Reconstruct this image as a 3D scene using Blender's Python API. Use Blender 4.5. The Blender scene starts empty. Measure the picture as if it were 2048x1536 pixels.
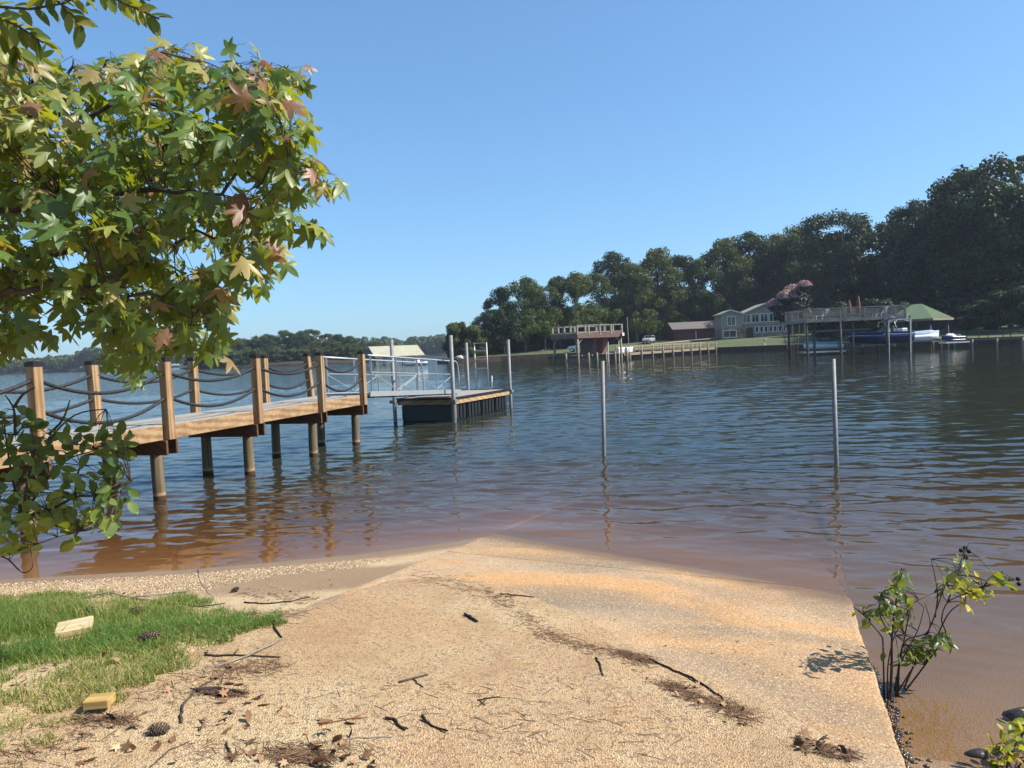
import bpy, math, random
import numpy as np
from mathutils import Vector, Matrix

# ------------------------------------------------------------------ camera, sky, sun, exposure
sc = bpy.context.scene
CAM_H, FPX = 2.2, 1500.0
PITCH, ROLL = 2.65, 2.5
SUN_EL, SUN_AZ = 45.0, -6.0          # azimuth measured from +X towards +Y
cd = bpy.data.cameras.new('camera')
cam = bpy.data.objects.new('camera', cd)
sc.collection.objects.link(cam)
CM = Matrix.Rotation(math.radians(90 - PITCH), 4, 'X') @ Matrix.Rotation(math.radians(-ROLL), 4, 'Z')
cam.matrix_world = Matrix.Translation((0, 0, CAM_H)) @ CM
cd.sensor_width = 36.0
cd.lens = FPX / 2048 * 36.0
cd.clip_start, cd.clip_end = 0.05, 9000.0
sc.camera = cam

w = bpy.data.worlds.new('World'); sc.world = w; w.use_nodes = True
wn = w.node_tree.nodes; wl = w.node_tree.links
sky = wn.new('ShaderNodeTexSky'); sky.sky_type = 'NISHITA'; sky.sun_disc = False
sky.sun_elevation = math.radians(SUN_EL); sky.sun_rotation = math.radians(90 - SUN_AZ)
sky.altitude = 150; sky.air_density = 1.0; sky.dust_density = 0.8; sky.ozone_density = 5.0
gm = wn.new('ShaderNodeGamma'); gm.inputs[1].default_value = 0.72; wl.new(sky.outputs[0], gm.inputs[0])
tn = wn.new('ShaderNodeMix'); tn.data_type = 'RGBA'; tn.blend_type = 'MULTIPLY'; tn.inputs[0].default_value = 1.0
wl.new(gm.outputs[0], tn.inputs[6]); tn.inputs[7].default_value = (.62, .88, 1.07, 1)
wl.new(tn.outputs[2], wn['Background'].inputs[0]); wn['Background'].inputs[1].default_value = 0.15

sd = bpy.data.lights.new('sun', 'SUN'); sd.energy = 4.7; sd.angle = math.radians(0.53); sd.color = (1.0, 0.93, 0.82)
sun = bpy.data.objects.new('sun', sd); sc.collection.objects.link(sun)
_e, _a = math.radians(SUN_EL), math.radians(SUN_AZ)
SUNV = Vector((math.cos(_e) * math.cos(_a), math.cos(_e) * math.sin(_a), math.sin(_e)))
sun.rotation_euler = SUNV.to_track_quat('Z', 'Y').to_euler(); sun.location = (30, 0, 40)

sc.view_settings.view_transform = 'Standard'; sc.view_settings.look = 'None'
sc.view_settings.exposure = 0.9; sc.view_settings.gamma = 1.0
sc.view_settings.use_curve_mapping = False
sc.cycles.use_denoising = True
sc.cycles.max_bounces = 8; sc.cycles.diffuse_bounces = 2; sc.cycles.glossy_bounces = 3
sc.cycles.transmission_bounces = 4; sc.cycles.transparent_max_bounces = 12; sc.cycles.volume_bounces = 0
sc.cycles.caustics_reflective = False; sc.cycles.caustics_refractive = False
sc.cycles.sample_clamp_indirect = 4.0

# ------------------------------------------------------------------ helpers
COL = sc.collection
R = random.Random(11)
NR = np.random.default_rng(11)
CM3 = CM.to_3x3()
def ray(px, py): return CM3 @ Vector(((px - 1024) / FPX, -(py - 768) / FPX, -1.0))
def P(px, py, z=0.0):
    d = ray(px, py); t = (z - CAM_H) / d.z
    return Vector((d.x * t, d.y * t, z))
def D(px, py, Y):
    d = ray(px, py); t = Y / d.y
    return Vector((d.x * t, Y, CAM_H + d.z * t))

def mesh_np(name, V, F, smooth=False):
    """V (n,3) array, F (m,k) int array of equal-sized faces"""
    V = np.asarray(V, dtype=np.float32); F = np.asarray(F, dtype=np.int32)
    me = bpy.data.meshes.new(name)
    m, k = F.shape
    me.vertices.add(len(V)); me.vertices.foreach_set('co', V.ravel())
    me.loops.add(m * k); me.loops.foreach_set('vertex_index', F.ravel())
    me.polygons.add(m); me.polygons.foreach_set('loop_start', np.arange(0, m * k, k, dtype=np.int32))
    me.polygons.foreach_set('loop_total', np.full(m, k, dtype=np.int32))
    if smooth: me.polygons.foreach_set('use_smooth', np.ones(m, dtype=bool))
    me.update(calc_edges=True)
    return me
def set_attr(me, name, vals, domain='POINT'):
    a = me.attributes.new(name, 'FLOAT', domain); a.data.foreach_set('value', np.asarray(vals, dtype=np.float32))

class MB:
    def __init__(s): s.v = []; s.f = []
    def add(s, vs, fs):
        o = len(s.v); s.v += [tuple(v) for v in vs]; s.f += [tuple(i + o for i in f) for f in fs]; return s
    def box(s, c, d, rot=None):
        hx, hy, hz = d[0] / 2, d[1] / 2, d[2] / 2
        vs = [Vector((x, y, z)) for x in (-hx, hx) for y in (-hy, hy) for z in (-hz, hz)]
        if rot is not None: vs = [rot @ v for v in vs]
        c = Vector(c)
        return s.add([v + c for v in vs], [(0, 1, 3, 2), (4, 6, 7, 5), (0, 4, 5, 1), (2, 3, 7, 6), (0, 2, 6, 4), (1, 5, 7, 3)])
    def span(s, x0, x1, y0, y1, z0, z1):
        return s.box(((x0 + x1) / 2, (y0 + y1) / 2, (z0 + z1) / 2), (x1 - x0, y1 - y0, z1 - z0))
    def beam(s, p, q, wd, ht, up=(0, 0, 1)):
        p, q = Vector(p), Vector(q); d = (q - p); L = d.length; d.normalize()
        up = Vector(up)
        if abs(d.dot(up)) > .98: up = Vector((1, 0, 0))
        sd_ = d.cross(up).normalized(); u2 = sd_.cross(d).normalized()
        m = Matrix((d, sd_, u2)).transposed()
        return s.box((p + q) / 2, (L, wd, ht), m)
    def tube(s, pts, r, n=8, cap=True):
        pts = [Vector(p) for p in pts]; m = len(pts)
        rr = r if isinstance(r, (list, tuple)) else [r] * m
        vs, fs = [], []; ref = None
        for i, p in enumerate(pts):
            t = (pts[min(i + 1, m - 1)] - pts[max(i - 1, 0)])
            if t.length < 1e-9: t = Vector((0, 0, 1))
            t.normalize()
            if ref is None:
                ref = Vector((0, 0, 1)) if abs(t.z) < .9 else Vector((1, 0, 0))
            a = (ref - t * ref.dot(t)).normalized(); b = t.cross(a); ref = a
            for j in range(n):
                th = 2 * math.pi * j / n
                vs.append(p + (a * math.cos(th) + b * math.sin(th)) * rr[i])
        for i in range(m - 1):
            for j in range(n):
                k = (j + 1) % n
                fs.append((i * n + j, i * n + k, (i + 1) * n + k, (i + 1) * n + j))
        if cap: fs += [tuple(range(n - 1, -1, -1)), tuple((m - 1) * n + j for j in range(n))]
        return s.add(vs, fs)
    def lathe(s, c, prof, n=12):
        c = Vector(c); vs, fs = [], []
        for r_, z in prof:
            for j in range(n):
                th = 2 * math.pi * j / n; vs.append(c + Vector((r_ * math.cos(th), r_ * math.sin(th), z)))
        for i in range(len(prof) - 1):
            for j in range(n):
                k = (j + 1) % n; fs.append((i * n + j, i * n + k, (i + 1) * n + k, (i + 1) * n + j))
        fs += [tuple(range(n - 1, -1, -1)), tuple((len(prof) - 1) * n + j for j in range(n))]
        return s.add(vs, fs)
    def prism(s, poly, axis, a, b):
        """extrude a 2-D polygon: axis 'x' -> poly is (y,z); 'y' -> (x,z); 'z' -> (x,y)"""
        def mk(p, t): return {'x': (t, p[0], p[1]), 'y': (p[0], t, p[1]), 'z': (p[0], p[1], t)}[axis]
        n = len(poly)
        vs = [mk(p, a) for p in poly] + [mk(p, b) for p in poly]
        fs = [tuple(range(n)), tuple(range(2 * n - 1, n - 1, -1))] + [(i, (i + 1) % n + 0, (i + 1) % n + n, i + n) for i in range(n)]
        return s.add(vs, fs)
    def ball(s, c, r, n=8, m=5, sc_=(1, 1, 1)):
        c = Vector(c); vs = [c + Vector((0, 0, -r * sc_[2]))]; fs = []
        for i in range(1, m):
            ph = -math.pi / 2 + math.pi * i / m
            for j in range(n):
                th = 2 * math.pi * j / n
                vs.append(c + Vector((r * math.cos(ph) * math.cos(th) * sc_[0], r * math.cos(ph) * math.sin(th) * sc_[1], r * math.sin(ph) * sc_[2])))
        vs.append(c + Vector((0, 0, r * sc_[2])))
        for j in range(n):
            fs.append((0, 1 + (j + 1) % n, 1 + j))
            fs.append((len(vs) - 1, 1 + (m - 2) * n + j, 1 + (m - 2) * n + (j + 1) % n))
        for i in range(m - 2):
            for j in range(n):
                k = (j + 1) % n; fs.append((1 + i * n + j, 1 + i * n + k, 1 + (i + 1) * n + k, 1 + (i + 1) * n + j))
        return s.add(vs, fs)
    def mesh(s, name, smooth=False):
        me = bpy.data.meshes.new(name); me.from_pydata(s.v, [], s.f)
        import bmesh
        bm = bmesh.new(); bm.from_mesh(me); bmesh.ops.recalc_face_normals(bm, faces=bm.faces); bm.to_mesh(me); bm.free()
        if smooth: me.polygons.foreach_set('use_smooth', [True] * len(me.polygons))
        me.update(); return me

def link(name, me, mat=None, parent=None, local=False, kind=None):
    o = bpy.data.objects.new(name, me); COL.objects.link(o)
    if mat is not None and me is not None and len(me.materials) == 0: me.materials.append(mat)
    if parent is not None:
        o.parent = parent
        if not local: o.matrix_parent_inverse = WM[parent].inverted() if parent in WM else Matrix()
    if kind: o['kind'] = kind
    return o
WM = {}
def tag(o, label, cat, group=None):
    o['label'] = label; o['category'] = cat
    if group: o['group'] = group
    return o
def thing(name, label, cat, loc=(0, 0, 0), rz=0.0, group=None):
    o = bpy.data.objects.new(name, None); COL.objects.link(o); o.empty_display_size = .2
    o.location = loc; o.rotation_euler = (0, 0, rz)
    WM[o] = Matrix.Translation(Vector(loc)) @ Matrix.Rotation(rz, 4, 'Z')
    return tag(o, label, cat, group)
def bevel(o, wd=.004, seg=1):
    m = o.modifiers.new('bevel', 'BEVEL'); m.width = wd; m.segments = seg; m.limit_method = 'ANGLE'; m.angle_limit = .7
    return o

# ------------------------------------------------------------------ materials
class N:
    def __init__(s, name):
        s.m = bpy.data.materials.new(name); s.m.use_nodes = True
        s.t = s.m.node_tree; s.n = s.t.nodes; s.l = s.t.links
        s.b = s.n['Principled BSDF']; s.out = s.n['Material Output']
    def new(s, typ, **kw):
        x = s.n.new(typ)
        for k, v in kw.items(): setattr(x, k, v)
        return x
    def put(s, sock, v):
        if hasattr(v, 'is_output') or isinstance(v, bpy.types.NodeSocket): s.l.new(v, sock)
        else: sock.default_value = v
    def coord(s, which='Object', sc_=(1, 1, 1), rot=(0, 0, 0), rnd=False):
        if which == 'World': c = s.new('ShaderNodeNewGeometry').outputs['Position']
        else: c = s.new('ShaderNodeTexCoord').outputs[which]
        if rnd:
            oi = s.new('ShaderNodeObjectInfo'); ad = s.new('ShaderNodeVectorMath', operation='ADD')
            mu = s.math('MULTIPLY', oi.outputs['Random'], 37.0)
            s.l.new(c, ad.inputs[0]); s.l.new(mu, ad.inputs[1]); c = ad.outputs[0]
        mp = s.new('ShaderNodeMapping'); s.l.new(c, mp.inputs[0])
        mp.inputs['Scale'].default_value = sc_; mp.inputs['Rotation'].default_value = rot
        return mp.outputs[0]
    def noise(s, co, scale, det=3.0, rough=.55, dist=0.0):
        x = s.new('ShaderNodeTexNoise'); s.l.new(co, x.inputs['Vector'])
        x.inputs['Scale'].default_value = scale; x.inputs['Detail'].default_value = det
        x.inputs['Roughness'].default_value = rough; x.inputs['Distortion'].default_value = dist
        return x.outputs[0]
    def vor(s, co, scale, feat='F1', out='Distance'):
        x = s.new('ShaderNodeTexVoronoi', feature=feat); s.l.new(co, x.inputs['Vector']); x.inputs['Scale'].default_value = scale
        return x.outputs[out]
    def ramp(s, f, stops):
        x = s.new('ShaderNodeValToRGB'); s.put(x.inputs[0], f)
        el = x.color_ramp.elements
        while len(el) < len(stops): el.new(.5)
        for e_, (p, c) in zip(el, stops):
            e_.position = p; e_.color = (c, c, c, 1) if isinstance(c, (int, float)) else (*c, 1)
        return x.outputs[0]
    def mix(s, f, a, b, mode='MIX'):
        x = s.new('ShaderNodeMix', data_type='RGBA', blend_type=mode)
        s.put(x.inputs[0], f)
        for sock, v in ((x.inputs[6], a), (x.inputs[7], b)):
            s.put(sock, (*v, 1) if isinstance(v, (tuple, list)) and len(v) == 3 else v)
        return x.outputs[2]
    def math(s, op, a, b=0.0, clamp=False):
        x = s.new('ShaderNodeMath', operation=op); x.use_clamp = clamp
        s.put(x.inputs[0], a); s.put(x.inputs[1], b); return x.outputs[0]
    def sep(s, v): 
        x = s.new('ShaderNodeSeparateXYZ'); s.l.new(v, x.inputs[0]); return x.outputs
    def bump(s, h, st=.3, dist=.02, nrm=None):
        x = s.new('ShaderNodeBump'); s.l.new(h, x.inputs['Height']); x.inputs['Strength'].default_value = st; x.inputs['Distance'].default_value = dist
        if nrm is not None: s.l.new(nrm, x.inputs['Normal'])
        return x.outputs[0]
    def smooth(s, v, a, b):
        x = s.new('ShaderNodeMapRange', interpolation_type='SMOOTHSTEP'); s.put(x.inputs[0], v)
        x.inputs[1].default_value = a; x.inputs[2].default_value = b; return x.outputs[0]

def simple(name, c, rough=.6, metal=0.0, var=.18, scale=3.0, bump=0.0, c2=None, spec=.4):
    m = N(name); co = m.coord(rnd=True)
    n1 = m.noise(co, scale, 4.0)
    d = c2 if c2 else tuple(x * (1 - var * 2) for x in c)
    col = m.mix(m.ramp(n1, [(.3, 0.0), (.7, 1.0)]), d, c)
    m.put(m.b.inputs['Base Color'], col); m.b.inputs['Roughness'].default_value = rough; m.b.inputs['Metallic'].default_value = metal
    m.b.inputs['Specular IOR Level'].default_value = spec
    if bump: m.l.new(m.bump(m.noise(co, scale * 8, 3.0), bump, .01), m.b.inputs['Normal'])
    return m.m

def wood(name, c1, c2, sc_, rot=(0, 0, 0), rough=.75, grain=1.0, dark=None):
    """stretched growth-ring grain; sc_ small along the board, large across"""
    m = N(name); co = m.coord('Object', sc_, rot, rnd=True)
    wv = m.new('ShaderNodeTexWave', wave_type='RINGS', rings_direction='X'); m.l.new(co, wv.inputs[0])
    wv.inputs['Scale'].default_value = 1.1 * grain; wv.inputs['Distortion'].default_value = 5.0; wv.inputs['Detail'].default_value = 3.0
    wv.inputs['Detail Scale'].default_value = .45; wv.inputs['Detail Roughness'].default_value = .6
    streak = m.noise(co, 3.2, 5.0, .65, .6)
    g = m.math('ADD', m.math('MULTIPLY', m.ramp(wv.outputs[1], [(.25, 0.0), (.85, 1.0)]), .55), m.math('MULTIPLY', m.ramp(streak, [(.36, 0.0), (.64, 1.0)]), .45))
    n2 = m.noise(m.coord('Object', (1, 1, 1), (0, 0, 0), rnd=True), 2.5, 3.0)
    col = m.mix(g, c1, c2)
    col = m.mix(m.math('MULTIPLY', m.ramp(n2, [(.35, 1.0), (.75, 0.0)]), .35), col, dark or tuple(x * .5 for x in c2))
    fine = m.noise(co, 14.0, 2.0)
    col = m.mix(m.ramp(fine, [(.4, .22), (.6, 0.0)]), col, tuple(x * .45 for x in c2))
    m.put(m.b.inputs['Base Color'], col); m.b.inputs['Roughness'].default_value = rough; m.b.inputs['Specular IOR Level'].default_value = .25
    m.l.new(m.bump(fine, .25, .004), m.b.inputs['Normal'])
    return m.m

def leafmat(name, stops, attr=None, rough=.5, trans=.35, spec=.35, back=1.0):
    """leaf with translucency; colour drawn per leaf from stops by Object random or a 'tint' attribute"""
    m = N(name)
    if attr: x = m.new('ShaderNodeAttribute', attribute_name=attr); f = x.outputs['Fac']
    else: f = m.new('ShaderNodeObjectInfo').outputs['Random']
    col = m.ramp(f, stops)
    n1 = m.noise(m.coord('World'), 30.0, 2.0)
    col = m.mix(m.ramp(n1, [(.35, .35), (.65, 0.0)]), col, m.mix(.5, col, (.02, .03, .01)))
    m.put(m.b.inputs['Base Color'], col); m.b.inputs['Roughness'].default_value = rough; m.b.inputs['Specular IOR Level'].default_value = spec
    tr = m.new('ShaderNodeBsdfTranslucent')
    m.put(tr.inputs[0], m.mix(1.0, m.mix(.55, col, (.5, .5, .02), 'MIX'), (1.0, 1.0, .55), 'MULTIPLY'))
    mx = m.new('ShaderNodeMixShader'); mx.inputs[0].default_value = trans
    m.l.new(m.b.outputs[0], mx.inputs[1]); m.l.new(tr.outputs[0], mx.inputs[2]); m.l.new(mx.outputs[0], m.out.inputs[0])
    return m.m
# ------------------------------------------------------------------ land forms (heights in metres above the lake)
RA = math.atan(.368); RU = np.array([math.sin(RA), math.cos(RA)]); RV = np.array([math.cos(RA), -math.sin(RA)])
RT0, RT1 = -3.38, .44            # ramp edges across
def wob(x, y, f=1.0, seed=0, n=7):
    g = np.random.default_rng(seed); z = 0
    for i in range(n):
        a = g.uniform(0, 2 * np.pi); k = f * g.uniform(.5, 2.2)
        z = z + np.sin(k * (x * np.cos(a) + y * np.sin(a)) + g.uniform(0, 6.28)) / n
    return z
def ramp_z(x, y):
    s = x * RU[0] + y * RU[1]; t = x * RV[0] + y * RV[1]
    return .10 * (8.31 - s) - .04 * (t + 3.42)
def ramp_st(x, y): return x * RU[0] + y * RU[1], x * RV[0] + y * RV[1]
def st_xy(s, t): return s * RU[0] + t * RV[0], s * RU[1] + t * RV[1]
def shore_left(x): return np.interp(x, [-40, -9, -5.5, -3.7, -1.9, -.8, 0.0], [6.0, 7.75, 7.84, 7.9, 8.2, 8.6, 9.0])
def ground_z(x, y):
    x = np.asarray(x, float); y = np.asarray(y, float)
    s, t = ramp_st(x, y)
    e = shore_left(x) - y + .1 * wob(x, y, 2.0, 3)
    up = .125 * np.minimum(e, 6) + .03 * np.maximum(e - 6, 0)
    dn = np.where(e > -7, .1 * e, -.7 + .05 * (e + 7))
    left = np.where(e > 0, up, dn) + .012 * wob(x, y, 4.0, 5) * np.clip(e, 0, 1)
    lift = np.clip((4.3 - s) / .5, 0, 1) * np.clip((t - (RT0 - 1.3)) / 1.25, 0, 1); lift = lift * lift * (3 - 2 * lift)
    left = left + (ramp_z(x, y) + .012 - left) * lift
    er = (3.85 - .45 * (x - 1.9)) - y
    right = np.where(er > 0, .1 * er, np.where(er > -6, .05 * er, -.3 + .06 * (er + 6))) + .012 * wob(x, y, 5.0, 8)
    rz = ramp_z(x, y) - .1
    z = np.where(t < RT0 + .06, left, np.where(t > RT1 - .06, right, np.minimum(rz, .62)))
    return np.maximum(z, -3.0)
def slab_z(x, y):
    return ramp_z(x, y) + .006 * wob(x, y, 1.6, 21)
def surf_z(x, y):
    x = np.asarray(x, float); y = np.asarray(y, float)
    s, t = ramp_st(x, y)
    inside = (t > RT0) & (t < RT1) & (s < 15) & (s > -1)
    g = ground_z(x, y)
    return np.where(inside, np.maximum(slab_z(x, y), g), g)
def sand_edge(s):            # ramp coordinate t up to which loose sand lies on the slabs
    return 0
SANDLINE = None
def on_ground_np(px, py):
    px = np.asarray(px, float); py = np.asarray(py, float); Mx = np.array(CM3)
    d = np.stack([(px - 1024) / FPX, -(py - 768) / FPX, -np.ones_like(px)], -1) @ Mx.T
    z = np.full(px.shape, .2)
    for _ in range(7):
        t = (z - CAM_H) / d[..., 2]; x, y = d[..., 0] * t, d[..., 1] * t; z = top_z(x, y)
    return np.stack([x, y, z], -1)
def on_ground(px, py): return Vector(on_ground_np(px, py).tolist())

# outline of the sand drift on the slabs (photograph points -> ramp plane)
_line = [(560, 1238), (600, 1222), (700, 1185), (780, 1160), (880, 1152), (960, 1158), (1060, 1188), (1160, 1228), (1260, 1286), (1360, 1330), (1470, 1378), (1580, 1430), (1690, 1500), (1740, 1560)]
def _rp(px, py):
    z = .2
    for _ in range(10):
        p = P(px, py, z); z = float(ramp_z(p.x, p.y))
    return p
SANDLINE = np.array([ramp_st(*(_rp(*q)[:2])) for q in _line])
def drift_h(x, y):
    """thickness of the sand drift at a point of the ramp"""
    s, t = ramp_st(np.asarray(x, float), np.asarray(y, float))
    edge = np.interp(t, SANDLINE[:, 1], SANDLINE[:, 0])
    d = edge - s + .1 * wob(s, t, 5.0, 31) + .05 * wob(s, t, 16.0, 32)
    k = np.clip((d + .02) / .55, -.2, 1); k = np.where(k > 0, k * k * (3 - 2 * k), k * .5)
    lip = np.exp(-((d - .1) / .13) ** 2) * .006
    return k * .022 + lip + .004 * wob(s, t, 7.0, 33) * np.clip(d * 3, 0, 1) - .004
def top_z(x, y):
    z = surf_z(x, y); s, t = ramp_st(np.asarray(x, float), np.asarray(y, float))
    ins = (t > RT0 + .02) & (t < RT1 - .02)
    return np.where(ins, np.maximum(z, slab_z(x, y) + drift_h(x, y)), z)

def grid_mesh(name, xs, ys, fz, smooth=True):
    X, Y = np.meshgrid(xs, ys); Z = fz(X, Y); nx, ny = len(xs), len(ys)
    V = np.stack([X.ravel(), Y.ravel(), Z.ravel()], 1)
    i = np.arange(nx * ny).reshape(ny, nx)
    F = np.stack([i[:-1, :-1].ravel(), i[:-1, 1:].ravel(), i[1:, 1:].ravel(), i[1:, :-1].ravel()], 1)
    return mesh_np(name, V, F, smooth)

# ---- shore material: sand, fine gravel, wet band at the waterline, red clay under water
def mat_shore():
    m = N('shore_sand'); co = m.coord('World')
    z = m.sep(m.new('ShaderNodeNewGeometry').outputs['Position'])[2]
    n1 = m.noise(co, 1.1, 4.0); n2 = m.noise(co, 9.0, 4.0)
    v = m.vor(co, 95.0, out='Color'); vs = m.sep(v)[0]
    base = m.mix(m.ramp(n1, [(.35, 0.0), (.65, 1.0)]), (.38, .25, .135), (.44, .335, .195))
    base = m.mix(m.ramp(vs, [(0.0, .8), (.2, 0.0), (.8, 0.0), (1.0, .5)]), base, m.mix(m.math('GREATER_THAN', vs, .5), (.17, .11, .065), (.68, .58, .42)))
    base = m.mix(m.ramp(n2, [(.5, 0.0), (.75, .45)]), base, (.27, .18, .1))
    zz = m.math('ADD', z, m.math('MULTIPLY', m.math('SUBTRACT', n2, .5), .05))
    wet = m.smooth(zz, .10, .035)
    base = m.mix(m.math('MULTIPLY', wet, .72), base, (.145, .088, .05))
    dv_ = m.new('ShaderNodeVectorMath', operation='DISTANCE'); m.l.new(m.coord('World', (.75, 1.5, 0)), dv_.inputs[0]); dv_.inputs[1].default_value = (-1.93 * .75, 6.75 * 1.5, 0)
    damp = m.smooth(m.math('ADD', dv_.outputs['Value'], m.math('MULTIPLY', m.math('SUBTRACT', n1, .5), 1.2)), 1.25, .7)
    base = m.mix(m.math('MULTIPLY', damp, .75), base, (.19, .125, .075))
    clay = m.smooth(zz, .0, -.07)
    px_ = m.sep(m.new('ShaderNodeNewGeometry').outputs['Position'])[0]
    silt = m.mix(m.smooth(px_, -.5, 2.2), m.mix(n1, (.18, .085, .036), (.26, .145, .07)), m.mix(n1, (.17, .118, .08), (.25, .185, .13)))
    base = m.mix(clay, base, silt)
    m.put(m.b.inputs['Base Color'], base)
    m.put(m.b.inputs['Roughness'], m.math('SUBTRACT', .95, m.math('MULTIPLY', wet, .4)))
    m.b.inputs['Specular IOR Level'].default_value = .3
    h = m.math('ADD', m.math('MULTIPLY', m.vor(co, 95.0), .5), m.math('MULTIPLY', n2, .7))
    m.l.new(m.bump(h, .55, .012), m.b.inputs['Normal'])
    return m.m
xs = np.concatenate([np.linspace(-60, -9, 40, endpoint=False), np.arange(-9, 6, .055), np.linspace(6, 60, 40)])
ys = np.concatenate([np.linspace(-40, 1.5, 40, endpoint=False), np.arange(1.5, 17, .055), np.linspace(17, 60, 40)])
ground = link('ground', grid_mesh('ground', xs, ys, ground_z), mat_shore(), kind='structure')

# lake bed far beyond the shore shelf
m = N('lake_bed'); m.put(m.b.inputs['Base Color'], m.mix(m.noise(m.coord('World'), .05), (.10, .05, .02), (.16, .08, .03)))
bed = MB(); bed.add([(-1900, -1900, -3.2), (1900, -1900, -3.2), (1900, 1900, -3.2), (-1900, 1900, -3.2)], [(0, 1, 2, 3)])
link('lake_bed', bed.mesh('lake_bed'), m.m, kind='structure')

# ---- concrete boat ramp in slabs, with real joints
def mat_ramp():
    m = N('ramp_concrete'); co = m.coord('World')
    st = m.coord('World', (1, 1, 1), (0, 0, RA)); 
    sp = m.sep(st); z = m.sep(m.new('ShaderNodeNewGeometry').outputs['Position'])[2]
    big = m.noise(co, .55, 3.0); n2 = m.noise(co, 4.0, 4.0); fine = m.noise(co, 60.0, 3.0)
    along = m.new('ShaderNodeCombineXYZ'); m.l.new(m.math('MULTIPLY', sp[0], .45), along.inputs[0]); m.l.new(m.math('MULTIPLY', sp[1], .8), along.inputs[1])
    band = m.noise(along.outputs[0], .85, 4.0, .55, .8)
    base = m.mix(m.ramp(n2, [(.3, 0.0), (.7, 1.0)]), (.31, .23, .15), (.41, .305, .195))
    base = m.mix(m.ramp(band, [(.36, 0.0), (.57, .95)]), base, m.mix(n2, (.41, .215, .08), (.48, .275, .115)))
    base = m.mix(m.ramp(m.noise(along.outputs[0], .9, 3.0, .55, .5), [(.45, 0.0), (.62, .85)]), base, (.19, .145, .098))
    v = m.vor(co, 120.0, out='Color'); vs = m.sep(v)[0]
    base = m.mix(m.ramp(vs, [(0.0, .85), (.24, 0.0), (.82, 0.0), (1.0, .6)]), base, m.mix(m.math('GREATER_THAN', vs, .5), (.11, .075, .05), (.66, .55, .38)))
    zz = m.math('ADD', z, m.math('MULTIPLY', m.math('SUBTRACT', n2, .5), .02))
    wet = m.smooth(zz, .05, .008)
    base = m.mix(m.math('MULTIPLY', wet, .78), base, (.12, .07, .038))
    clay = m.smooth(zz, -.01, -.1)
    base = m.mix(m.math('MULTIPLY', clay, .8), base, m.mix(big, (.20, .112, .058), (.26, .155, .085)))
    m.put(m.b.inputs['Base Color'], base); m.b.inputs['Specular IOR Level'].default_value = .3
    m.put(m.b.inputs['Roughness'], m.math('SUBTRACT', .9, m.math('MULTIPLY', wet, .45)))
    h = m.math('ADD', m.math('MULTIPLY', m.vor(co, 120.0), .6), m.math('MULTIPLY', fine, .6))
    m.l.new(m.bump(h, .5, .008), m.b.inputs['Normal'])
    return m.m
RAMPM = mat_ramp()
ramp_root = bpy.data.objects.new('boat_ramp', None); COL.objects.link(ramp_root); ramp_root['kind'] = 'structure'; WM[ramp_root] = Matrix()
def slab(s0, s1):
    ns, nt = int((s1 - s0) / .06) + 2, int((RT1 - RT0) / .06) + 2
    sv = np.concatenate([[s0, s0 + .008], np.linspace(s0 + .05, s1 - .05, ns), [s1 - .008, s1]]); tv = np.concatenate([[RT0, RT0 + .012], np.linspace(RT0 + .05, RT1 - .05, nt), [RT1 - .012, RT1]])
    ns, nt = len(sv), len(tv); S, T = np.meshgrid(sv, tv, indexing='ij')
    # chipped, slightly wandering edges
    T2 = T.copy(); T2[:, :2] += (.014 * wob(S[:, 0], S[:, 0] * 0, 5.0, 41) + .006 * wob(S[:, 0], S[:, 0] * 0, 23.0, 42))[:, None]
    T2[:, -2:] += (.016 * wob(S[:, 0], S[:, 0] * 0, 5.0, 43) + .006 * wob(S[:, 0], S[:, 0] * 0, 23.0, 44))[:, None]
    S2 = S.copy(); S2[:2] += .004 * wob(T[0], T[0] * 0, 20.0, 45); S2[-2:] -= .004 * wob(T[0], T[0] * 0, 18.0, 46)
    X, Y = st_xy(S2, T2); Z = slab_z(X, Y)
    edge = np.minimum(np.minimum(T2 - T2[:, :1], T2[:, -1:] - T2), np.minimum(S2 - S2[:1], S2[-1:] - S2))
    Z = Z - np.where(edge < .004, .006, 0)
    V = np.stack([X.ravel(), Y.ravel(), Z.ravel()], 1); i = np.arange(ns * nt).reshape(ns, nt)
    F = [np.stack([i[:-1, :-1].ravel(), i[:-1, 1:].ravel(), i[1:, 1:].ravel(), i[1:, :-1].ravel()], 1)[:, ::-1]]
    ring = np.concatenate([i[0, :], i[1:, -1], i[-1, -2::-1], i[-2:0:-1, 0]]); n = len(ring); o = len(V)
    V = np.concatenate([V, V[ring] - np.array([0, 0, .34])])
    a = np.arange(n); b = (a + 1) % n
    F.append(np.stack([ring[a], ring[b], b + o, a + o], 1))
    return link('slab', mesh_np('slab', V, np.concatenate(F), False), RAMPM, ramp_root)
for a, b in ((-.78, 3.085), (3.1, 6.985), (7.0, 10.98), (11.0, 15.0)): slab(a, b)

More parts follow.
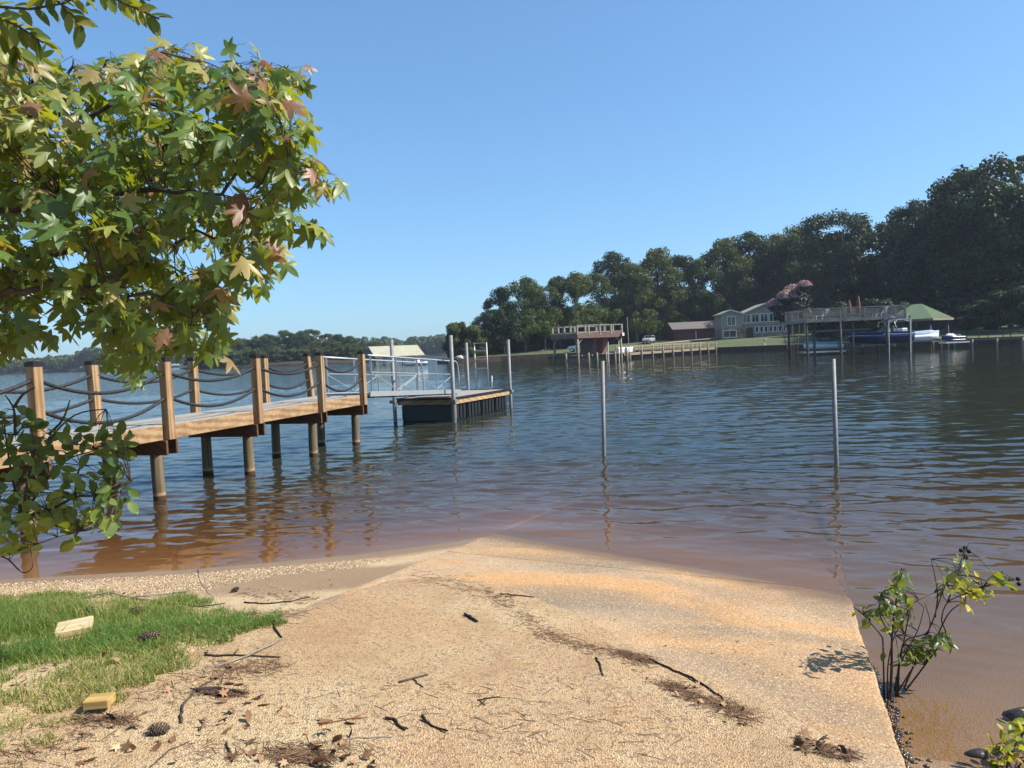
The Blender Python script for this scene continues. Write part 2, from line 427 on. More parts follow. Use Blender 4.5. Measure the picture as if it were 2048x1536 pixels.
# ---- loose sand lying over the upper slabs
def mat_drift():
    m = N('loose_sand'); co = m.coord('World')
    n1 = m.noise(co, .9, 4.0); n2 = m.noise(co, 5.0, 4.0, .6)
    base = m.mix(m.ramp(n1, [(.38, 0.0), (.62, 1.0)]), (.40, .255, .135), (.46, .345, .195))
    base = m.mix(m.ramp(n2, [(.52, 0.0), (.72, .6)]), base, (.42, .235, .105))
    v = m.vor(co, 130.0, out='Color'); o3 = m.sep(v)
    base = m.mix(m.ramp(o3[0], [(0.0, .9), (.14, .15), (.22, 0.0), (.78, 0.0), (1.0, .5)]), base, m.mix(m.math('GREATER_THAN', o3[0], .5), (.15, .1, .06), (.66, .55, .38)))
    v2 = m.sep(m.vor(co, 55.0, out='Color'))
    base = m.mix(m.ramp(v2[1], [(.80, 0.0), (.90, .75)]), base, (.19, .14, .10))
    lowf = m.noise(m.coord('World', (1, .6, 1), (0, 0, .5)), 2.1, 5.0, .62, .6)
    base = m.mix(m.ramp(lowf, [(.47, 0.0), (.66, .55)]), base, (.29, .18, .095))
    m.put(m.b.inputs['Base Color'], base); m.b.inputs['Roughness'].default_value = .95; m.b.inputs['Specular IOR Level'].default_value = .2
    h = m.math('ADD', m.vor(co, 130.0), m.math('MULTIPLY', n2, 1.2))
    m.l.new(m.bump(h, .7, .012), m.b.inputs['Normal'])
    return m.m
DRIFTM = mat_drift()
S, T = np.meshgrid(np.arange(-.7, 6.9, .035), np.arange(RT0 - .05, RT1 - .015, .035), indexing='ij')
X, Y = st_xy(S, T)
Zb = slab_z(X, Y) + drift_h(X, Y) - np.clip((RT0 + .12 - T) / .12, 0, 1) * np.where(S < 4.3, .012, .03)
V = np.stack([X.ravel(), Y.ravel(), Zb.ravel()], 1); i = np.arange(S.size).reshape(S.shape)
F = np.stack([i[:-1, :-1].ravel(), i[1:, :-1].ravel(), i[1:, 1:].ravel(), i[:-1, 1:].ravel()], 1)[:, ::-1]
link('sand_drift', mesh_np('sand_drift', V, F, True), DRIFTM, kind='structure')

# ------------------------------------------------------------------ water: wave sheet with turbidity from the real depth
def wave_field(x, y, cell):
    g = np.random.default_rng(77); z = np.zeros_like(x)
    for i in range(64):
        lam = .16 * (9.0 ** (i / 63.0))          # .16 .. 1.45 m
        a = g.normal(-math.pi / 2 - .10, .45)
        k = 2 * np.pi / lam; amp = .0125 * lam ** .62 / 6.0 * g.uniform(.5, 1.5)
        fade = np.clip((lam / cell - 2.5) / 2.5, 0, 1)
        ph = k * (x * np.cos(a) + y * np.sin(a)) + g.uniform(0, 6.28) + .8 * wob(x, y, .35, 100 + i, 3)
        z += amp * np.sin(ph) * fade
    return z
rr = np.concatenate([np.geomspace(2.6, 60, 860, endpoint=False), np.geomspace(60, 1850, 130)])
th = np.radians(np.concatenate([np.linspace(-85, -40, 40, endpoint=False), np.linspace(-40, 40, 560), np.linspace(40, 85, 40)[1:]]))
RR, TH = np.meshgrid(rr, th, indexing='ij')
WX, WY = RR * np.sin(TH), RR * np.cos(TH)
near = RR < 75
dep = np.full(WX.shape, 3.0); dep[near] = -surf_z(WX[near], WY[near])
dep = np.maximum(dep, -.02)
calm = np.clip(dep / .35, .0, 1) * .85 + .15 * np.clip(dep / .03, 0, 1)
gust = (.85 + .4 * wob(WX, WY, .16, 9)) * (1 - .35 * np.clip((WX / np.maximum(WY, 1) - .2) / .5, 0, 1))
cell = RR * .0037 + .008
WZ = wave_field(WX, WY, cell) * calm * gust
# one lazy wavelet running up the ramp
s, t = ramp_st(WX, WY)
for (o, hgt, wd) in ((.5, .003, .16),):
    crest = (8.31 - .4 * (t + 3.42)) + o + .10 * np.sin(1.5 * t + o * 9)
    ins = np.clip((t - RT0) / .5, 0, 1) * np.clip((RT1 + .3 - t) / .5, 0, 1)
    WZ += ins * hgt * np.exp(-((s - crest) / wd) ** 2)
V = np.stack([WX.ravel(), WY.ravel(), WZ.ravel()], 1); i = np.arange(WX.size).reshape(WX.shape)
F = np.stack([i[:-1, :-1].ravel(), i[1:, :-1].ravel(), i[1:, 1:].ravel(), i[:-1, 1:].ravel()], 1)[:, ::-1]
keep = (dep.ravel()[F] > -.019).any(1)
wme = mesh_np('water', V, F[keep], True); set_attr(wme, 'depth', dep.ravel())
def mat_water():
    m = N('lake_water'); co = m.coord('World')
    de = m.new('ShaderNodeAttribute', attribute_name='depth').outputs['Fac']
    geo = m.new('ShaderNodeNewGeometry').outputs['Position']
    lng = m.new('ShaderNodeVectorMath', operation='LENGTH'); m.l.new(geo, lng.inputs[0]); dist = lng.outputs['Value']
    turb = m.math('SUBTRACT', 1.0, m.math('POWER', 2.718, m.math('MULTIPLY', m.math('MAXIMUM', de, 0.0), -2.6)))
    # murk: clay-brown in the shallows, green-brown in deep water
    murk = m.mix(m.smooth(de, .12, .8), (.080, .046, .019), (.028, .033, .024))
    dif = m.new('ShaderNodeBsdfDiffuse'); m.put(dif.inputs[0], murk)
    trn = m.new('ShaderNodeBsdfTransparent'); trn.inputs[0].default_value = (1, .93, .82, 1)
    body = m.new('ShaderNodeMixShader'); m.l.new(turb, body.inputs[0]); m.l.new(trn.outputs[0], body.inputs[1]); m.l.new(dif.outputs[0], body.inputs[2])
    # ripples at several sizes, so that some stay resolved at every distance
    st = m.coord('World', (.45, 1.0, 1.0), (0, 0, .12))
    h1 = m.noise(st, 9.0, 2.0, .5); h2 = m.noise(st, 2.4, 2.0, .5); h3 = m.noise(st, .55, 2.0, .5)
    cs = m.smooth(de, .02, .5)
    hs = m.math('ADD', m.math('MULTIPLY', h1, .0085), m.math('ADD', m.math('MULTIPLY', h2, m.math('MULTIPLY', .034, m.smooth(dist, 12.0, 40.0))), m.math('MULTIPLY', h3, m.math('MULTIPLY', .13, m.smooth(dist, 40.0, 140.0)))))
    sx = m.sep(geo); lee = m.smooth(m.math('DIVIDE', sx[0], m.math('MAXIMUM', sx[1], 1.0)), .1, .75)   # sheltered under the wooded shore
    hs = m.math('MULTIPLY', hs, m.math('SUBTRACT', 1.0, m.math('MULTIPLY', lee, .55)))
    hs = m.math('MULTIPLY', hs, m.math('ADD', .18, m.math('MULTIPLY', cs, .82)))
    nb = m.new('ShaderNodeBump'); nb.inputs['Strength'].default_value = 1.0; nb.inputs['Distance'].default_value = 1.0; m.l.new(hs, nb.inputs['Height'])
    fr = m.new('ShaderNodeFresnel'); fr.inputs[0].default_value = 1.33; m.l.new(nb.outputs[0], fr.inputs['Normal'])
    gl = m.new('ShaderNodeBsdfGlossy'); gl.inputs['Roughness'].default_value = .012; m.l.new(nb.outputs[0], gl.inputs['Normal'])
    mx = m.new('ShaderNodeMixShader'); m.l.new(fr.outputs[0], mx.inputs[0]); m.l.new(body.outputs[0], mx.inputs[1]); m.l.new(gl.outputs[0], mx.inputs[2])
    m.l.new(mx.outputs[0], m.out.inputs[0])
    return m.m
link('water', wme, mat_water(), kind='structure')
# ------------------------------------------------------------------ timber pier with rope rails
PA = math.atan2(1.86, 6.4)                       # bearing of the pier, from +Y towards +X
PU = Vector((math.sin(PA), math.cos(PA), 0)); PN = Vector((math.cos(PA), -math.sin(PA), 0))   # along, to the right
P0 = Vector((-5.84, 12.16, 0))                   # waterline of the second near-side pile
def pier(a, b, z): return P0 + PU * a + PN * b + Vector((0, 0, z))
PRZ = math.pi / 2 - PA
ROTP = Matrix.Rotation(PRZ, 3, 'Z')
POSTW = wood('post_timber', (.47, .325, .185), (.23, .125, .055), (3.2, 3.2, .22), rough=.8)
RIMW = wood('rim_timber', (.48, .335, .195), (.24, .13, .055), (.22, 2.4, 2.4), (0, 0, -PRZ), rough=.8)
CAPW = wood('cap_beam_timber', (.16, .085, .045), (.10, .05, .026), (2.6, .3, 2.6), (0, 0, -PRZ), rough=.85)
DECKM = simple('composite_decking', (.33, .30, .255), .7, var=.12, scale=6.0, bump=.1)
BLACKP = simple('black_plastic', (.012, .012, .013), .45, var=.1)
ROPEM = simple('black_rope', (.02, .02, .022), .65, var=.25, scale=30)
def mat_pile():
    m = N('piling_wood'); co = m.coord('Object', (7, 7, .5), rnd=True)
    z = m.sep(m.new('ShaderNodeNewGeometry').outputs['Position'])[2]
    g = m.noise(co, 2.0, 4.0, .65); n2 = m.noise(m.coord('World'), 6.0, 3.0)
    col = m.mix(m.ramp(g, [(.3, 0.0), (.7, 1.0)]), (.075, .06, .038), (.20, .155, .09))
    zz = m.math('ADD', z, m.math('MULTIPLY', n2, .05))
    col = m.mix(m.smooth(zz, .17, .13), col, (.33, .2, .11))           # pale silt line
    col = m.mix(m.smooth(zz, .115, .08), col, (.055, .03, .016))         # wet foot
    col = m.mix(m.smooth(zz, -.02, -.06), col, (.09, .05, .02))
    m.put(m.b.inputs['Base Color'], col); m.b.inputs['Roughness'].default_value = .8; m.b.inputs['Specular IOR Level'].default_value = .25
    m.l.new(m.bump(g, .6, .012), m.b.inputs['Normal']); return m.m
PILEM = mat_pile()
DZ, RB = 1.235, .985
pr = thing('pier', 'timber pier with grey decking and black rope rails, leading out to the float', 'pier', pier(-4.9, -.4, .2))
# stations along the pier: piles and posts stand here
ST = [-7.1, -4.75, -2.38, 0.0, 2.40, 4.75, 6.72]
WB = -1.02                                        # far-side row
yend = 6.86
nb = int((yend + 7.3) / .1465)
bme = MB().box((0, 0, 0), (.1405, 1.30, .026)).mesh('board')
for k in range(nb):
    o = link('board', bme, DECKM, pr); bevel(o, .003)
    o.matrix_basis = Matrix.Translation(pier(-7.3 + (k + .5) * .1465, -.415 + R.uniform(-.003, .003), DZ - .0135)) @ Matrix.Rotation(PRZ + R.uniform(-.002, .002), 4, 'Z')
for side, bb in (('r', .235), ('l', -1.075)):
    for i in range(len(ST) - 1):
        b_ = MB(); b_.beam(pier(ST[i] + .072, bb - .02, (DZ - .03 + RB) / 2 + .012), pier(ST[i + 1] - .072, bb - .02, (DZ - .03 + RB) / 2 + .012), .042, DZ - RB - .005)
        bevel(link('rim_joist', b_.mesh('rim_joist'), RIMW, pr), .006)
for q in (-.7, -.4, -.1):
    b_ = MB(); b_.beam(pier(-7.2, q, 1.1), pier(6.8, q, 1.1), .04, .2); link('joist', b_.mesh('joist'), CAPW, pr)
b_ = MB(); b_.beam(pier(6.83, -1.05, 1.1), pier(6.83, .21, 1.1), .04, .235); link('end_joist', b_.mesh('end_joist'), RIMW, pr)
TOPZ = 2.28
posts = {}
def lean(p, a, b): return (a, b)
for i, a in enumerate(ST):
    for side, bb in ((0, .285), (1, -1.145)):
        la, lb = R.uniform(-.012, .012), R.uniform(-.012, .012)
        if side == 1 and i == 6: lb = -.085; la = -.01
        if side == 1 and i == 3: lb = -.03
        aa = a
        base = pier(aa, bb, RB + .0); top = pier(aa + la, bb + lb, TOPZ)
        b_ = MB(); b_.beam(base, top, .14, .14, up=PU)
        po = bevel(link('post', b_.mesh('post'), POSTW, pr), .007)
        c_ = MB(); d_ = (top - base).normalized()
        c_.beam(top - d_ * .035, top + d_ * .022, .152, .152, up=PU); c_.beam(top + d_ * .022, top + d_ * .034, .12, .12, up=PU)
        cp = link('post_cap', c_.mesh('post_cap'), BLACKP, po); cp.matrix_parent_inverse = Matrix()
        posts[(i, side)] = (base, top)
        # pile under the post, set in from it
        pb = (bb - .27) if side == 0 else (bb + .2)
        pz = pier(aa + R.uniform(-.02, .02), pb, 0)
        gz = -1.6 if a > -3 else -.6
        pts = [pz + Vector((0, 0, z)) + PN * (.012 * math.sin(z * 2 + i)) for z in np.linspace(gz, .975, 9)]
        b_ = MB(); b_.tube(pts, [.106 - .012 * k / 8 + R.uniform(-.003, .003) for k in range(9)], 14)
        link('piling', b_.mesh('piling', True), PILEM, pr)
    for off in (.115, -.115):
        b_ = MB(); b_.beam(pier(a + off * .98 + .0, -1.24, .865), pier(a + off * .98, .33, .865), .045, .235)
        bevel(link('cap_beam', b_.mesh('cap_beam'), CAPW, pr), .005)
def rope_mesh(p, q, sag, r=.026):
    p, q = Vector(p), Vector(q); L = (q - p).length; n = int(L / .018); V = []; m_ = 12
    pts = [p.lerp(q, k / n) - Vector((0, 0, sag * 4 * (k / n) * (1 - k / n))) for k in range(n + 1)]
    d = (q - p).normalized(); sdv = d.cross(Vector((0, 0, 1))).normalized()
    for k, c in enumerate(pts):
        t_ = (pts[min(k + 1, n)] - pts[max(k - 1, 0)]).normalized(); u_ = sdv.cross(t_)
        for j in range(m_):
            a_ = 2 * math.pi * j / m_; rad = r * (1 + .17 * abs(math.cos(1.5 * (a_ - k * .34))) - .1)
            V.append(c + (sdv * math.cos(a_) + u_ * math.sin(a_)) * rad)
    F = [[k * m_ + j, k * m_ + (j + 1) % m_, (k + 1) * m_ + (j + 1) % m_, (k + 1) * m_ + j] for k in range(n) for j in range(m_)]
    return mesh_np('rope', np.array([tuple(v) for v in V]), np.array(F), True)
for side in (0, 1):
    for i in range(len(ST) - 1):
        for hz, sg in ((.86, .17), (.46, .19)):
            (b0, t0), (b1, t1) = posts[(i, side)], posts[(i + 1, side)]
            f = (RB + hz + .24 - RB) / (TOPZ - RB)
            sgk = sg * R.uniform(.85, 1.25) * (1.25 if (side == 0 and i >= 1) else 1.0)
            link('rope', rope_mesh(b0.lerp(t0, f), b1.lerp(t1, f), sgk), ROPEM, pr)

# ------------------------------------------------------------------ aluminium gangway
ALU = simple('aluminium', (.42, .44, .45), .5, metal=.6, var=.06, scale=8)
GALV = simple('galvanised_steel', (.22, .22, .215), .65, metal=.4, var=.14, scale=10)
gw = thing('gangway', 'aluminium truss gangway with curved handrails between pier and float', 'gangway', (-3.6, 19.0, 1.1))
ga = {0: (Vector((-3.62, 19.02, 1.2)), Vector((-1.72, 24.8, .86))), 1: (Vector((-4.83, 19.36, 1.2)), Vector((-2.93, 25.15, .86)))}
for side in (0, 1):
    A, B = ga[side]; dv = B - A; L = dv.length; dn = dv.normalized()
    b_ = MB(); b_.beam(A + Vector((0, 0, .02)), B + Vector((0, 0, .02)), .05, .13); bevel(link('side_channel', b_.mesh('side_channel'), ALU, gw), .004)
    def at_(f, h): return A + dv * f + Vector((0, 0, h + .08))
    top = [at_(f, .93) for f in (0, .25, .5, .75, .945)]
    end = at_(.945, .93)
    arc = [end + dn * (.22 * math.sin(k * math.pi / 12 * 1.0)) - Vector((0, 0, .22 * (1 - math.cos(k * math.pi / 12)))) for k in range(1, 7)]
    low = [arc[-1] + dn * .05 + Vector((0, 0, -.3)), at_(.985, .0)]
    b_ = MB(); b_.tube(top + arc + low, .024, 8); link('handrail', b_.mesh('handrail', True), ALU, gw)
    fs = [.02, .25, .47, .69, .9]
    for f in fs:
        b_ = MB(); b_.beam(at_(f, 0), at_(f, .93), .04, .04); link('upright', b_.mesh('upright'), ALU, gw)
    b_ = MB(); b_.tube([at_(f, .5) for f in (.02, .5, .9)], .013, 6); link('mid_rail', b_.mesh('mid_rail'), ALU, gw)
    for k in range(4):
        b_ = MB()
        hi, lo = (.48, .03) if k % 2 == 0 else (.03, .48)
        b_.tube([at_(fs[k], hi), at_(fs[k + 1], lo)], .012, 6); link('brace', b_.mesh('brace'), ALU, gw)
A, B = ga[0]; C_, D_ = ga[1]
dk = 34
for k in range(dk):
    f = (k + .5) / dk
    b_ = MB(); b_.beam(A.lerp(B, f) + Vector((-.03, 0, .05)), C_.lerp(D_, f) + Vector((.03, 0, .05)), .165, .02); link('deck_plank', b_.mesh('deck_plank'), ALU, gw)
for k in range(10):
    f = (k + .5) / 10
    b_ = MB(); b_.beam(A.lerp(B, f) + Vector((0, 0, -.055)), C_.lerp(D_, f) + Vector((0, 0, -.055)), .04, .05); link('crossbar', b_.mesh('crossbar'), GALV, gw)

# ------------------------------------------------------------------ floating dock
FA = Vector((-1.93, 23.66, 0)); FU = Vector((1.78, 4.0, 0)).normalized(); FL = Vector((-FU.y, FU.x, 0))
FLEN, FW = 4.38, 1.95
def fl(a, b, z): return FA + FU * a + FL * b + Vector((0, 0, z))
FRZ = math.atan2(FU.y, FU.x)
SKIRT = wood('skirt_timber', (.56, .40, .23), (.34, .2, .09), (.3, 2.6, 2.6), (0, 0, -FRZ))
fd = thing('floating_dock', 'low floating dock on black drums with pale timber skirt at the gangway end', 'dock', fl(2, 1, .1))
n_ = int(FLEN / .1465); bme = MB().box((0, 0, 0), (.1405, FW - .06, .026)).mesh('board')
for k in range(n_):
    o = link('board', bme, DECKM, fd); o.matrix_basis = Matrix.Translation(fl((k + .5) * .148, FW / 2, .727)) @ Matrix.Rotation(FRZ, 4, 'Z')
for (p, q) in ((fl(-.02, -.02, .63), fl(FLEN + .02, -.02, .63)), (fl(-.02, FW + .02, .63), fl(FLEN + .02, FW + .02, .63)), (fl(-.02, .03, .63), fl(-.02, FW - .03, .63)), (fl(FLEN + .02, .03, .63), fl(FLEN + .02, FW - .03, .63))):
    b_ = MB(); b_.beam(p, q, .045, .19); bevel(link('skirt_board', b_.mesh('skirt_board'), SKIRT, fd), .004)
for (p, q) in ((fl(-.05, -.05, .725), fl(FLEN + .05, -.05, .725)), (fl(-.05, FW + .05, .725), fl(FLEN + .05, FW + .05, .725)), (fl(-.05, -.05, .725), fl(-.05, FW + .05, .725)), (fl(FLEN + .05, -.05, .725), fl(FLEN + .05, FW + .05, .725))):
    b_ = MB(); b_.beam(p, q, .05, .07); link('bumper_strip', b_.mesh('bumper_strip'), BLACKP, fd)
DRUM = simple('float_drum', (.014, .015, .018), .42, var=.25, scale=2.5, c2=(.008, .009, .01))
for k in range(4):
    a0 = .06 + k * 1.08; b_ = MB()
    ROT = Matrix.Rotation(FRZ, 3, 'Z')
    b_.box(fl(a0 + .49, FW / 2, .26), (.94, FW - .12, .54), ROT)
    for j in range(4):
        for bb in (.045, FW - .045):
            b_.box(fl(a0 + .13 + j * .24, bb, .27), (.17, .05, .46), ROT)
    bevel(link('float_drum', b_.mesh('float_drum'), DRUM, fd), .02, 2)
# guide piles: separate steel pipes standing in the lake bed
def pipe(name, label, base, top, r, grp=None, mat=None):
    d_ = (Vector(top) - Vector(base)); b_ = MB(); b_.tube([Vector(base) - d_.normalized() * 1.8, base, top], r, 14)
    o = link(name, b_.mesh(name, True), mat or GALV); tag(o, label, 'pile', grp); return o
pipe('guide_pile', 'steel guide pile at the near right corner of the floating dock, beside the gangway foot', fl(-.12, -.14, 0), fl(-.12, -.14, 2.72), .062, 'guide piles of the floating dock')
pipe('guide_pile', 'steel guide pile at the left corner of the floating dock, seen through the gangway rails', fl(-.12, FW + .1, 0), fl(-.12, FW + .1, 2.68), .062, 'guide piles of the floating dock')
pipe('guide_pile', 'steel guide pile just left of the ladder on the floating dock', Vector((-1.66, 28.35, 0)), Vector((-1.66, 28.35, 2.52)), .055, 'guide piles of the floating dock')
pipe('guide_pile', 'steel guide pile at the far right end of the floating dock', fl(FLEN + .14, -.02, 0), fl(FLEN + .14, -.02, 2.56), .058, 'guide piles of the floating dock')
for (a, b) in ((-.13, -.15), (-.13, FW + .12), (FLEN + .14, -.02)):
    b_ = MB(); b_.box(fl(a, b, .66), (.2, .2, .1), Matrix.Rotation(FRZ, 3, 'Z')); link('pile_bracket', b_.mesh('pile_bracket'), GALV, fd)
sl = MB(); sl.tube([fl(-.12, -.14, .1), fl(-.12, -.14, .62)], .075, 12); link('pile_sleeve', sl.mesh('pile_sleeve'), GALV, fd)
# raised swim ladder
ld = thing('swim_ladder', 'raised aluminium swim ladder standing on the far end of the floating dock', 'ladder', fl(4.15, 1.2, .74))
l0, l1 = Vector((-1.33, 27.95, .76)), Vector((-.87, 27.75, .76))
for p in (l0, l1):
    b_ = MB(); b_.tube([p, p + Vector((-.01, .02, 1.74))], .02, 8); link('ladder_rail', b_.mesh('ladder_rail', True), ALU, ld)
    b_ = MB(); b_.tube([p + Vector((.0, -.02, .02)), p + Vector((.05, -.1, .0)), p + Vector((.13, -.1, .06)), p + Vector((.14, -.08, .5))], .018, 8); link('hinge_hook', b_.mesh('hinge_hook', True), ALU, ld)
for k, h in enumerate((.78, 1.12, 1.44, 1.72)):
    b_ = MB(); b_.beam(l0 + Vector((0, .01, h)), l1 + Vector((0, .01, h)), .05, .03); link('rung', b_.mesh('rung'), ALU, ld)
# two bare steel poles in the water off the ramp
def pole(px, py, ptop, label):
    b = P(px, py); t_ = D(*ptop, b.y); return pipe('marker_pole', label, b, t_, .038, 'marker poles off the ramp', GALV)
pole(1208, 913, (1205, 722), 'slim steel pole in the water, nearer the floating dock')
pole(1673, 933, (1666, 718), 'slim steel pole in the water, farther right, below the boat docks')
# ------------------------------------------------------------------ far shores
SHORE = [(30, 420), (2, 240), (-9, 172), (-14.5, 149), (-12, 143), (-2, 147), (8, 148), (20, 141), (36, 131), (48, 124), (57, 112), (66, 101), (85, 88), (130, 78), (260, 70)]
SH = np.array(SHORE, float)
def shore_dist(x, y):
    """signed distance inland (+) of the right-hand shore line"""
    x = np.asarray(x, float); y = np.asarray(y, float)
    best = np.full(x.shape, 1e9); sgn = np.zeros(x.shape)
    for a, b in zip(SH[:-1], SH[1:]):
        d = b - a; L2 = (d ** 2).sum()
        t = np.clip(((x - a[0]) * d[0] + (y - a[1]) * d[1]) / L2, 0, 1)
        dx, dy = x - (a[0] + t * d[0]), y - (a[1] + t * d[1]); r = np.hypot(dx, dy)
        cr = d[0] * (y - a[1]) - d[1] * (x - a[0])
        m_ = r < best - 1e-6; best = np.where(m_, r, best); sgn = np.where(m_, np.sign(cr), sgn)
    return best * np.where(sgn >= 0, 1, -1)
def far_z(x, y):
    e = shore_dist(x, y)
    z = .85 + .046 * np.clip(e, 0, 70) + .11 * np.clip(e - 45, 0, 60) * np.clip((np.asarray(x, float) - 10) / 50, 0, 1)
    z = z + .15 * wob(np.asarray(x, float), np.asarray(y, float), .15, 50)
    return np.where(e > .35, z, -1.5)
def mat_lawn():
    m = N('far_lawn'); co = m.coord('World')
    n1 = m.noise(co, .12, 4.0); n2 = m.noise(co, 1.5, 3.0)
    c = m.mix(m.ramp(n1, [(.35, 0.0), (.65, 1.0)]), (.035, .055, .015), (.075, .095, .03))
    c = m.mix(m.ramp(n2, [(.45, 0.0), (.75, .6)]), c, (.10, .075, .04))
    m.put(m.b.inputs['Base Color'], c); m.b.inputs['Roughness'].default_value = .95; return m.m
LAWN = mat_lawn()
link('far_shore', grid_mesh('far_shore', np.concatenate([np.arange(-24, 90, .6), np.arange(90, 262, 3.0)]), np.concatenate([np.arange(72, 156, .6), np.arange(156, 420, 5.0)]), far_z), LAWN, kind='structure')
BANK = simple('wooded_bank', (.05, .04, .025), .95, var=.3, scale=.3)
# low point of land across the lake, and the shores behind it
def islet(name, pts, h, inner=.8):
    pts = np.array(pts, float); c = pts.mean(0); n = len(pts)
    V, F = [], []
    for f, z in ((1.0, -1.2), (.985, .25), (.96, .6), (inner, h), (.4, h * 1.4)):
        for p in pts: V.append((*(c + (p - c) * f), z))
    V.append((*c, h * 1.5)); k = len(V) - 1
    for r_ in range(4):
        for j in range(n): F.append((r_ * n + j, r_ * n + (j + 1) % n, (r_ + 1) * n + (j + 1) % n, (r_ + 1) * n + j))
    b_ = MB(); b_.add(V, F + [(4 * n + j, 4 * n + (j + 1) % n, k) for j in range(n)])
    return link(name, b_.mesh(name, True), BANK, kind='structure')
islet('far_point', [(-141, 318), (-128, 292), (-100, 283), (-76, 280), (-58, 283), (-51, 300), (-70, 345), (-115, 350)], 1.2)
islet('distant_shore', [(-900, 760), (-520, 640), (-410, 600), (-300, 560), (-262, 548), (-245, 580), (-330, 760), (-700, 1000)], 2.0)
islet('distant_cove', [(-250, 660), (-160, 610), (-60, 600), (40, 560), (120, 600), (140, 800), (-200, 850)], 2.5)

# ---- tree stock: a trunk with limbs and a crown of thousands of leaf-clump faces, unit height
def leaves_to_mesh(name, C, Nn, size, rng, bend=.25, aspect=1.0):
    n = len(C); a = rng.normal(size=(n, 3)); t = np.cross(Nn, a); t /= np.linalg.norm(t, axis=1, keepdims=True) + 1e-9; b = np.cross(Nn, t)
    s = size[:, None]
    V = np.stack([C - t * s - b * s * aspect, C + t * s * .9 - b * s * aspect * .7 + Nn * s * bend, C + t * s + b * s * aspect, C - t * s * .8 + b * s * aspect * .9 + Nn * s * bend], 1).reshape(-1, 3)
    return mesh_np(name, V, np.arange(n * 4).reshape(n, 4), False)
def crown(kind, seed, nleaf=6500):
    g = np.random.default_rng(seed); cl = []
    if kind in ('round', 'tall'):
        lo = .14 if kind == 'round' else .08
        nC = 60; wd = .36 if kind == 'round' else .30
        for i in range(nC):
            h = lo + (1 - lo) * g.beta(1.35, 1.15); f = (h - lo) / (1 - lo)
            prof = math.sin(min(1, f * .80 + .2) * math.pi) ** .5 if f < .98 else .3 if kind == 'round' else (1.02 - f) ** .62 * min(1, f * 6 + .45)
            a = g.uniform(0, 2 * math.pi); rr_ = wd * prof * (g.uniform(.0, 1.0) ** .5)
            cl.append((rr_ * math.cos(a), rr_ * math.sin(a), min(h, .955), g.uniform(.055, .105)))
        cl.append((0, 0, .955, .05))
    elif kind == 'bush':
        for i in range(26):
            a = g.uniform(0, 2 * math.pi); f = g.uniform(0, 1); rr_ = .48 * math.sqrt(1 - f * f * .8) * g.uniform(.3, 1)
            cl.append((rr_ * math.cos(a), rr_ * math.sin(a), .12 + .76 * f, g.uniform(.1, .17)))
    elif kind == 'pine':
        for i in range(40):
            h = .38 + .6 * (i / 40); a = i * 2.4; rr_ = (.20 * (1.05 - (h - .38) / .62) ** .7 + .02) * g.uniform(.5, 1.1)
            cl.append((rr_ * math.cos(a), rr_ * math.sin(a), h + g.uniform(-.01, .02), g.uniform(.025, .05)))
    w_ = np.array([c[3] ** 2 for c in cl]); w_ /= w_.sum(); idx = g.choice(len(cl), nleaf, p=w_); cl = np.array(cl)
    d = g.normal(size=(nleaf, 3)); d /= np.linalg.norm(d, axis=1, keepdims=True)
    rad = cl[idx, 3] * g.uniform(.55, 1.12, nleaf); fl_ = .8 if kind != 'pine' else .45
    C = cl[idx, :3] + d * rad[:, None] * np.array([1, 1, fl_])
    Nn = d + .5 * g.normal(size=(nleaf, 3)); Nn /= np.linalg.norm(Nn, axis=1, keepdims=True)
    sz = g.uniform(.0045, .0105, nleaf) * (1.0 if kind != 'pine' else .8) * (2.0 if kind == 'bush' else 1.0)
    me = leaves_to_mesh('crown', C, Nn, sz, g)
    b_ = MB(); th_ = 1.0 if kind != 'bush' else .5
    tp = .8 if kind != 'bush' else .5
    b_.tube([(0, 0, -.04), (0, 0, .02), (.006, .004, .25), (.0, .01, .55), (.004, 0, tp)], [.026 * th_, .019 * th_, .014 * th_, .009 * th_, .003], 8)
    for i in range(9):
        c = cl[int(g.integers(len(cl)))]; z0 = max(.1, c[2] * .55) if kind != 'pine' else c[2] - .02
        b_.tube([(0, 0, z0), (c[0] * .5, c[1] * .5, z0 + (c[2] - z0) * .6), (c[0], c[1], c[2])], [.008 * th_, .005 * th_, .002], 5)
    return me, b_.mesh('trunk', True)
def fol(name, c1, c2, c3, trans=.25):
    m = N(name); co = m.coord('Object'); oi = m.new('ShaderNodeObjectInfo').outputs['Random']
    n1 = m.noise(m.coord('World'), .35, 2.0); 
    c = m.mix(m.ramp(n1, [(.35, 0.0), (.65, 1.0)]), c1, c2); c = m.mix(m.math('MULTIPLY', oi, .75), c, c3)
    m.put(m.b.inputs['Base Color'], c); m.b.inputs['Roughness'].default_value = .55; m.b.inputs['Specular IOR Level'].default_value = .25
    tr = m.new('ShaderNodeBsdfTranslucent'); m.put(tr.inputs[0], m.mix(1.0, c, (1.5, 1.35, .5), 'MULTIPLY'))
    mx = m.new('ShaderNodeMixShader'); mx.inputs[0].default_value = trans
    m.l.new(m.b.outputs[0], mx.inputs[1]); m.l.new(tr.outputs[0], mx.inputs[2]); m.l.new(mx.outputs[0], m.out.inputs[0]); return m.m
FOLM = fol('broadleaf_foliage', (.038, .068, .020), (.075, .110, .030), (.09, .10, .03), .35)
FOLD = fol('dark_foliage', (.022, .042, .016), (.040, .066, .022), (.03, .05, .02), .22)
FOLY = fol('yellowing_foliage', (.06, .075, .02), (.085, .10, .03), (.10, .09, .03))
TRK = simple('tree_bark', (.11, .085, .06), .9, var=.25, scale=8)
STOCK = {}
